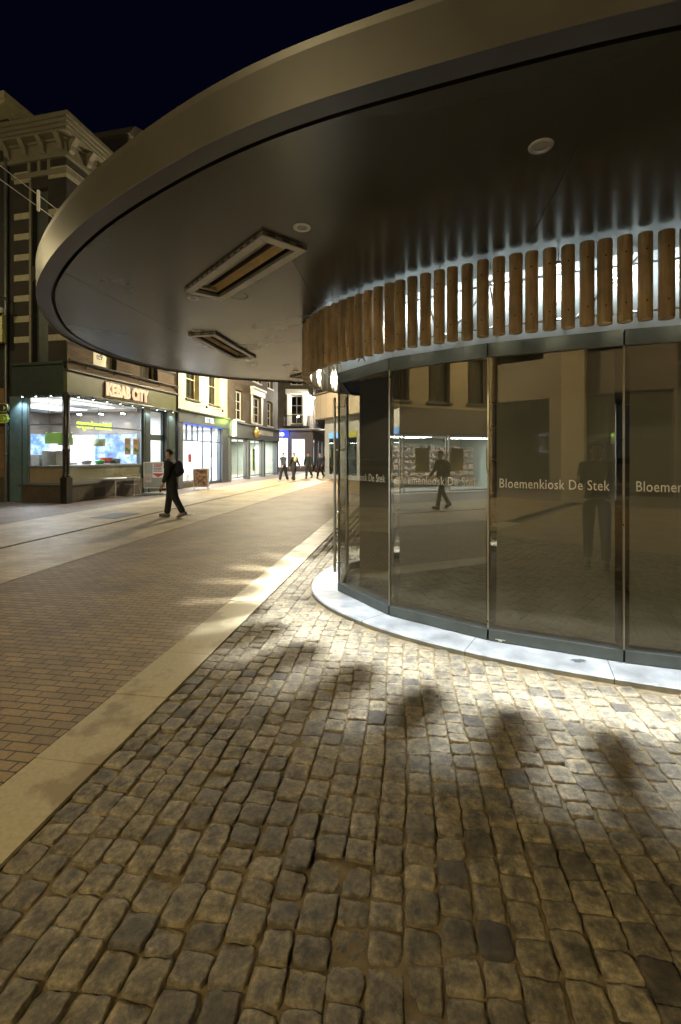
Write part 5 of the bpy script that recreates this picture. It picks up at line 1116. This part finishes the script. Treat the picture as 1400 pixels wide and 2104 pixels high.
def person(label, loc, facing, H_=1.75, legs=((20, 5), (-18, 20)), arms=((-20, 15), (20, 20)), jacket=(.02, .02, .025), trousers=(.02, .02, .025), hair=(.03, .02, .015), shoes=(.03, .03, .03),
           lean=3, head=(0, 0), hood=False, pack=None, bag=None, long=0, armout=8, hairlong=False, beanie=None, scarf=None, stout=1.0, bulk=1.0, group=None):
    """local frame: the person faces -y; z up.  legs/arms: (swing forward deg, bend deg) for right and left"""
    t = thing('person', label, 'person', (*loc, 0), facing, group); s = H_/1.75
    def P(x, y, z): return Vector((x*s, y*s, z*s))
    def dirv(a, side=0): a = R(a); return Vector((math.sin(R(side)), -math.sin(a), -math.cos(a)))
    # legs first to know how high the pelvis stands
    feet = []
    for (a, k), sx in zip(legs, (-1, 1)):
        hip = Vector((sx*.09, 0, -.04)); knee = hip+dirv(a, sx*2)*.43; ank = knee+dirv(a-k, sx*1)*.42; feet.append((hip, knee, ank, a-k))
    low = min(f[2].z for f in feet); zp = -low+.085
    pel = Vector((0, 0, zp)); ln = R(lean)
    up = Vector((0, -math.sin(ln), math.cos(ln)))
    waist = pel+up*.14; chest = pel+up*.33; shl = pel+up*.46; neck = pel+up*.54; hb = neck+up*.05+Vector((0, -.012, 0)); 
    yaw, pitch = head; hc = hb+Vector((0, -.01, .085)); ht = hc+Vector((0, 0.005, .085))
    V = [pel, waist, chest, shl, neck, hb, hc, ht]; E = [(i, i+1) for i in range(7)]; Rr = [(.125, .095), (.12, .088), (.14, .10), (.11, .075), (.052, .052), (.058, .062), (.076, .092), (.055, .065)]
    hy = Vector((math.sin(R(yaw)), -math.cos(R(yaw)), 0))
    arml = []
    for (a, k), sx in zip(arms, (-1, 1)):
        sh = shl+Vector((sx*.165*stout, 0, -.01)); el = sh+dirv(a, sx*armout)*.29; wr = el+dirv(a+k, sx*armout*.5)*.25; hd = dirv(a+k, sx*2); arml.append((sh, el, wr, hd, sx))
        i0 = len(V); V += [sh, el, wr, wr+hd*.06]; E += [(3, i0), (i0, i0+1), (i0+1, i0+2), (i0+2, i0+3)]; Rr += [(.055, .055), (.042, .042), (.028, .022), (.036, .016)]
        palm = wr+hd*.075; across = Vector((0, 1, 0)); across = (across-hd*across.dot(hd)).normalized(); inn = Vector((-sx, 0, 0))
        for f in range(4):
            o_ = (f-1.5)*.019; L = (.07, .082, .077, .06)[f]; b0 = palm+across*o_; i1 = len(V)
            V += [b0, b0+hd*L*.55+inn*.008, b0+hd*L*.95+inn*.03]; E += [(i0+3, i1), (i1, i1+1), (i1+1, i1+2)]; Rr += [(.0095, .0095), (.0088, .0088), (.007, .007)]
        i1 = len(V); b0 = wr+hd*.035-across*.03; V += [b0, b0+hd*.03-across*.018+inn*.012, b0+hd*.062-across*.02+inn*.022]; E += [(i0+3, i1), (i1, i1+1), (i1+1, i1+2)]; Rr += [.011, .010, .008]
    for hip, knee, ank, fa in feet:
        i0 = len(V); V += [pel+hip, pel+knee, pel+ank, pel+ank+Vector((0, -.13, -.045))]; E += [(0, i0), (i0, i0+1), (i0+1, i0+2), (i0+2, i0+3)]; Rr += [(.085, .085), (.055, .055), (.036, .036), (.035, .022)]
    V = [v*s for v in V]; Rr = [((r[0]*s*(stout if i < 4 else 1), r[1]*s) if isinstance(r, tuple) else r*s) for i, r in enumerate(Rr)]
    body = skinmesh('body', V, E, Rr, M_SKIN, t)
    HCn = hc*s
    # face details: nose, ears, eyes, mouth on the head
    f = MB(); c = HCn; sd = Vector((-hy.y, hy.x, 0))
    f.ball(tuple(c+hy*.088*s+Vector((0, 0, -.012))), .013*s, .013*s, .02*s, 10)
    for k in (-1, 1): f.ball(tuple(c+sd*k*.078*s+Vector((0, 0, -.005))), .012*s, .02*s, .028*s, 8)
    f.build('face_feature', M_SKIN, t)
    f = MB()
    for k in (-1, 1): f.ball(tuple(c+hy*.082*s+sd*k*.03*s+Vector((0, 0, .012))), .010*s, .008*s, .007*s, 8)
    f.build('eye', panel('eye_dark', (.02, .015, .012)), t)
    f = MB(); f.ball(tuple(c+hy*.083*s+Vector((0, 0, -.05*s))), .022*s, .010*s, .007*s, 8); f.build('mouth', panel('lip', (.28, .10, .08)), t)
    # hair or hat
    h = MB(); bm = bmesh.new(); bmesh.ops.create_uvsphere(bm, u_segments=18, v_segments=12, radius=1)
    for v in bm.verts:
        d = v.co.copy(); r_ = 1+.03*math.sin(d.x*9+d.z*7)
        cut = d.dot(Vector((hy.x, hy.y, 0)))
        zz = d.z if not (d.z < (.28 if cut > .2 else -.45)) else (.28 if cut > .2 else -.45)
        if zz != d.z: d *= .55
        v.co = Vector((c.x+d.x*.094*s*r_-hy.x*.012, c.y+d.y*.104*s*r_-hy.y*.014, c.z+.030*s+zz*.098*s*r_))
    h.bm(bm, 0, True)
    if hairlong: h.ball(tuple(c-hy*.06*s+Vector((0, 0, -.09*s))), .085*s, .06*s, .13*s)
    h.build('hair' if beanie is None else 'knitted_hat', cloth('hair_%02d%02d' % (hair[0]*99, hair[1]*99) if beanie is None else 'hat_%02d' % (beanie[0]*99), hair if beanie is None else beanie), t)
    # jacket
    jm = cloth('jacket_%03d%03d%03d' % tuple(int(c_*999) for c_ in jacket), jacket); hem = pel-up*(.03+long)
    V = [waist, hem+Vector((0, 0, .04)), hem, chest, shl, shl+up*.07]; E = [(0, 1), (1, 2), (0, 3), (3, 4), (4, 5)]; Rr = [(.150, .120), (.165, .128), (.168, .130), (.165, .128), (.125, .095), (.072, .070)]
    for sh, el, wr, hd, sx in arml:
        i0 = len(V); V += [sh, (sh+el)/2, el, el.lerp(wr, .93)]; E += [(4, i0), (i0, i0+1), (i0+1, i0+2), (i0+2, i0+3)]; Rr += [(.078, .078), (.066, .066), (.056, .056), (.042, .042)]
    skinmesh('jacket', [v*s for v in V], E, [(r[0]*s*(stout if i < 5 else bulk), r[1]*s*bulk) for i, r in enumerate(Rr)], jm, t)
    q = MB(); q.tube([tuple((shl+up*.055+Vector((.074*math.cos(a_), .072*math.sin(a_)-.005, .012*math.sin(a_))))*s) for a_ in np.linspace(0, 6.28, 15)[:-1]], .022*s, 8, closed=True); q.build('collar', jm, t)
    # trousers
    tmn = cloth('trousers_%03d%03d%03d' % tuple(int(c_*999) for c_ in trousers), trousers); V = [pel+Vector((0, 0, .06)), pel-Vector((0, 0, .01))]; E = [(0, 1)]; Rr = [(.140, .110), (.145, .115)]
    for hip, knee, ank, fa in feet:
        i0 = len(V); a0 = pel+hip; k0 = pel+knee; n0 = pel+ank; V += [a0, a0.lerp(k0, .5), k0, k0.lerp(n0, .5), n0+Vector((0, 0, .0))]; E += [(1, i0), (i0, i0+1), (i0+1, i0+2), (i0+2, i0+3), (i0+3, i0+4)]; Rr += [(.098, .102), (.09, .09), (.074, .074), (.068, .068), (.066, .066)]
    skinmesh('trousers', [v*s for v in V], E, [(r[0]*s*bulk, r[1]*s*bulk) for r in Rr], tmn, t)
    sm_ = cloth('shoe_%03d' % int(shoes[0]*999), shoes, .5)
    for hip, knee, ank, fa in feet:
        a0 = pel+ank; tip = R(fa) if fa < 0 else 0; q = MB(); q.ball((0, -.06, -.035), .047, .14, .045, 14); q.ball((0, .03, -.02), .042, .06, .055, 12); q.box(-.043, .043, -.18, .075, -.082, -.06)
        q.xf(Matrix.Translation(a0*s) @ Matrix.Rotation(-tip*.8 if fa < -8 else (R(-min(fa, 12)) if fa > 5 else 0), 4, 'X') @ Matrix.Scale(s, 4)); q.build('shoe', sm_, t)
    if pack:
        q = MB(); q.ball(tuple((chest+Vector((0, .20, -.03)))*s), .155*s, .12*s, .21*s, 16); q.ball(tuple((chest+Vector((0, .26, -.10)))*s), .11*s, .08*s, .10*s, 14); q.build('backpack', cloth('pack_%03d' % int(pack[0]*999), pack), t)
        for k in (-1, 1): q = MB(); q.tube([tuple((shl+Vector((k*.09, .09, .06)))*s), tuple((shl+Vector((k*.1, -.03, .085)))*s), tuple((chest+Vector((k*.12, -.14, .02)))*s), tuple((waist+Vector((k*.15, .02, 0)))*s)], .016*s, 8); q.build('strap', cloth('pack_%03d' % int(pack[0]*999), pack), t)
    if bag:
        sh, el, wr, hd, sx = arml[0]; o_ = thing('handbag', 'small dark red handbag carried low in a walking hand', 'bag', (0, 0, 0)); Mw = Matrix.Translation(t.location) @ t.rotation_euler.to_matrix().to_4x4(); o_.location = Mw @ ((wr+hd*.1)*s); o_.rotation_euler.z = facing
        MB().bbox(-.05, .05, -.16, .16, -.34, -.12, .03).build('pouch', cloth('bag', bag), o_); MB().tube([(0, -.1, -.13), (0, -.06, -.02), (0, .06, -.02), (0, .1, -.13)], .01, 8).build('handle', cloth('bag', bag), o_)
    if scarf:
        q = MB(); q.tube([tuple((shl+up*.05+Vector((.088*math.cos(a_), .085*math.sin(a_)-.01, .0)))*s) for a_ in np.linspace(0, 6.28, 15)[:-1]], .04*s, 8, closed=True); q.ball(tuple((chest+Vector((0, -.13, .04)))*s), .12*s, .05*s, .15*s); q.build('scarf', cloth('scarf', scarf), t)
    return t
def towards(dx, dy): return math.atan2(dx, -dy)      # local -y looks along (dx, dy)
x, y = gp(353, 1064)
person('man in black walking across the pale path with a dark blue backpack', (x, y), towards(-.93, -.15), 1.74, stout=1.3, bulk=1.28, long=.12, legs=((11, 3), (-15, 12)), arms=((-22, 38), (6, 14)), jacket=(.014, .014, .017), trousers=(.009, .009, .011), hair=(.012, .009, .008), shoes=(.12, .12, .12), lean=5, head=(12, 0), pack=(.012, .014, .03))
far = [(583, 989, dict(label='man in dark parka and knitted hat, leftmost of the far group', facing=-.7, jacket=(.03, .03, .035), trousers=(.012, .012, .016), shoes=(.5, .5, .5), legs=((16, 4), (-12, 10)), beanie=(.02, .02, .02))),
       (604, 990, dict(label='person in dark coat with a cream scarf walking beside the man in the parka', facing=.75, jacket=(.018, .02, .02), trousers=(.012, .012, .014), shoes=(.5, .5, .5), legs=((14, 3), (-14, 14)), scarf=(.55, .45, .25), hair=(.25, .14, .07), long=.15)),
       (634, 982.5, dict(label='stout man in open dark jacket with swinging arms, third in the far group', facing=-.35, jacket=(.012, .022, .018), trousers=(.02, .02, .02), legs=((8, 4), (-10, 30)), armout=20, stout=1.1, arms=((-8, 12), (10, 14)), hair=(.05, .03, .02))),
       (658, 982, dict(label='fair haired woman in dark blue quilted coat carrying a red handbag', facing=-.5, jacket=(.014, .02, .035), trousers=(.012, .012, .014), legs=((14, 6), (-12, 24)), hair=(.45, .28, .12), hairlong=True, long=.12, H_=1.70, bag=(.09, .02, .015), arms=((4, 10), (-10, 50)))),
       (678, 979, dict(label='person in black coat and jeans partly hidden by the steel door handle', facing=-.1, jacket=(.010, .010, .012), trousers=(.04, .06, .09), legs=((-14, 14), (14, 4)), hair=(.10, .08, .06), long=.1)),
       (671, 968, dict(label='small dark figure farthest away between the blue coated woman and the handle', facing=0, jacket=(.02, .02, .02), trousers=(.03, .03, .03), hair=(.02, .02, .02)))]
for px, py, kw in far:
    x, y = gp(px, py); kw = dict(kw); kw.setdefault('long', .06); kw.setdefault('bulk', 1.3); kw.setdefault('stout', 1.15); person(kw.pop('label'), (x, y), kw.pop('facing'), kw.pop('H_', 1.76), **kw)
person('photographer in a dark coat standing beside the camera, seen only mirrored in the glass', (.80, .30), towards(.35, .94), 1.78, legs=((5, 2), (-4, 3)), arms=((10, 95), (10, 100)), jacket=(.03, .03, .03), trousers=(.02, .02, .025))
person('passer by in dark clothes left of the camera, seen only mirrored in the glass', (-7.6, -.3), towards(.2, 1), 1.74, legs=((18, 4), (-18, 16)), jacket=(.02, .02, .022), trousers=(.02, .02, .02), pack=(.02, .02, .02))
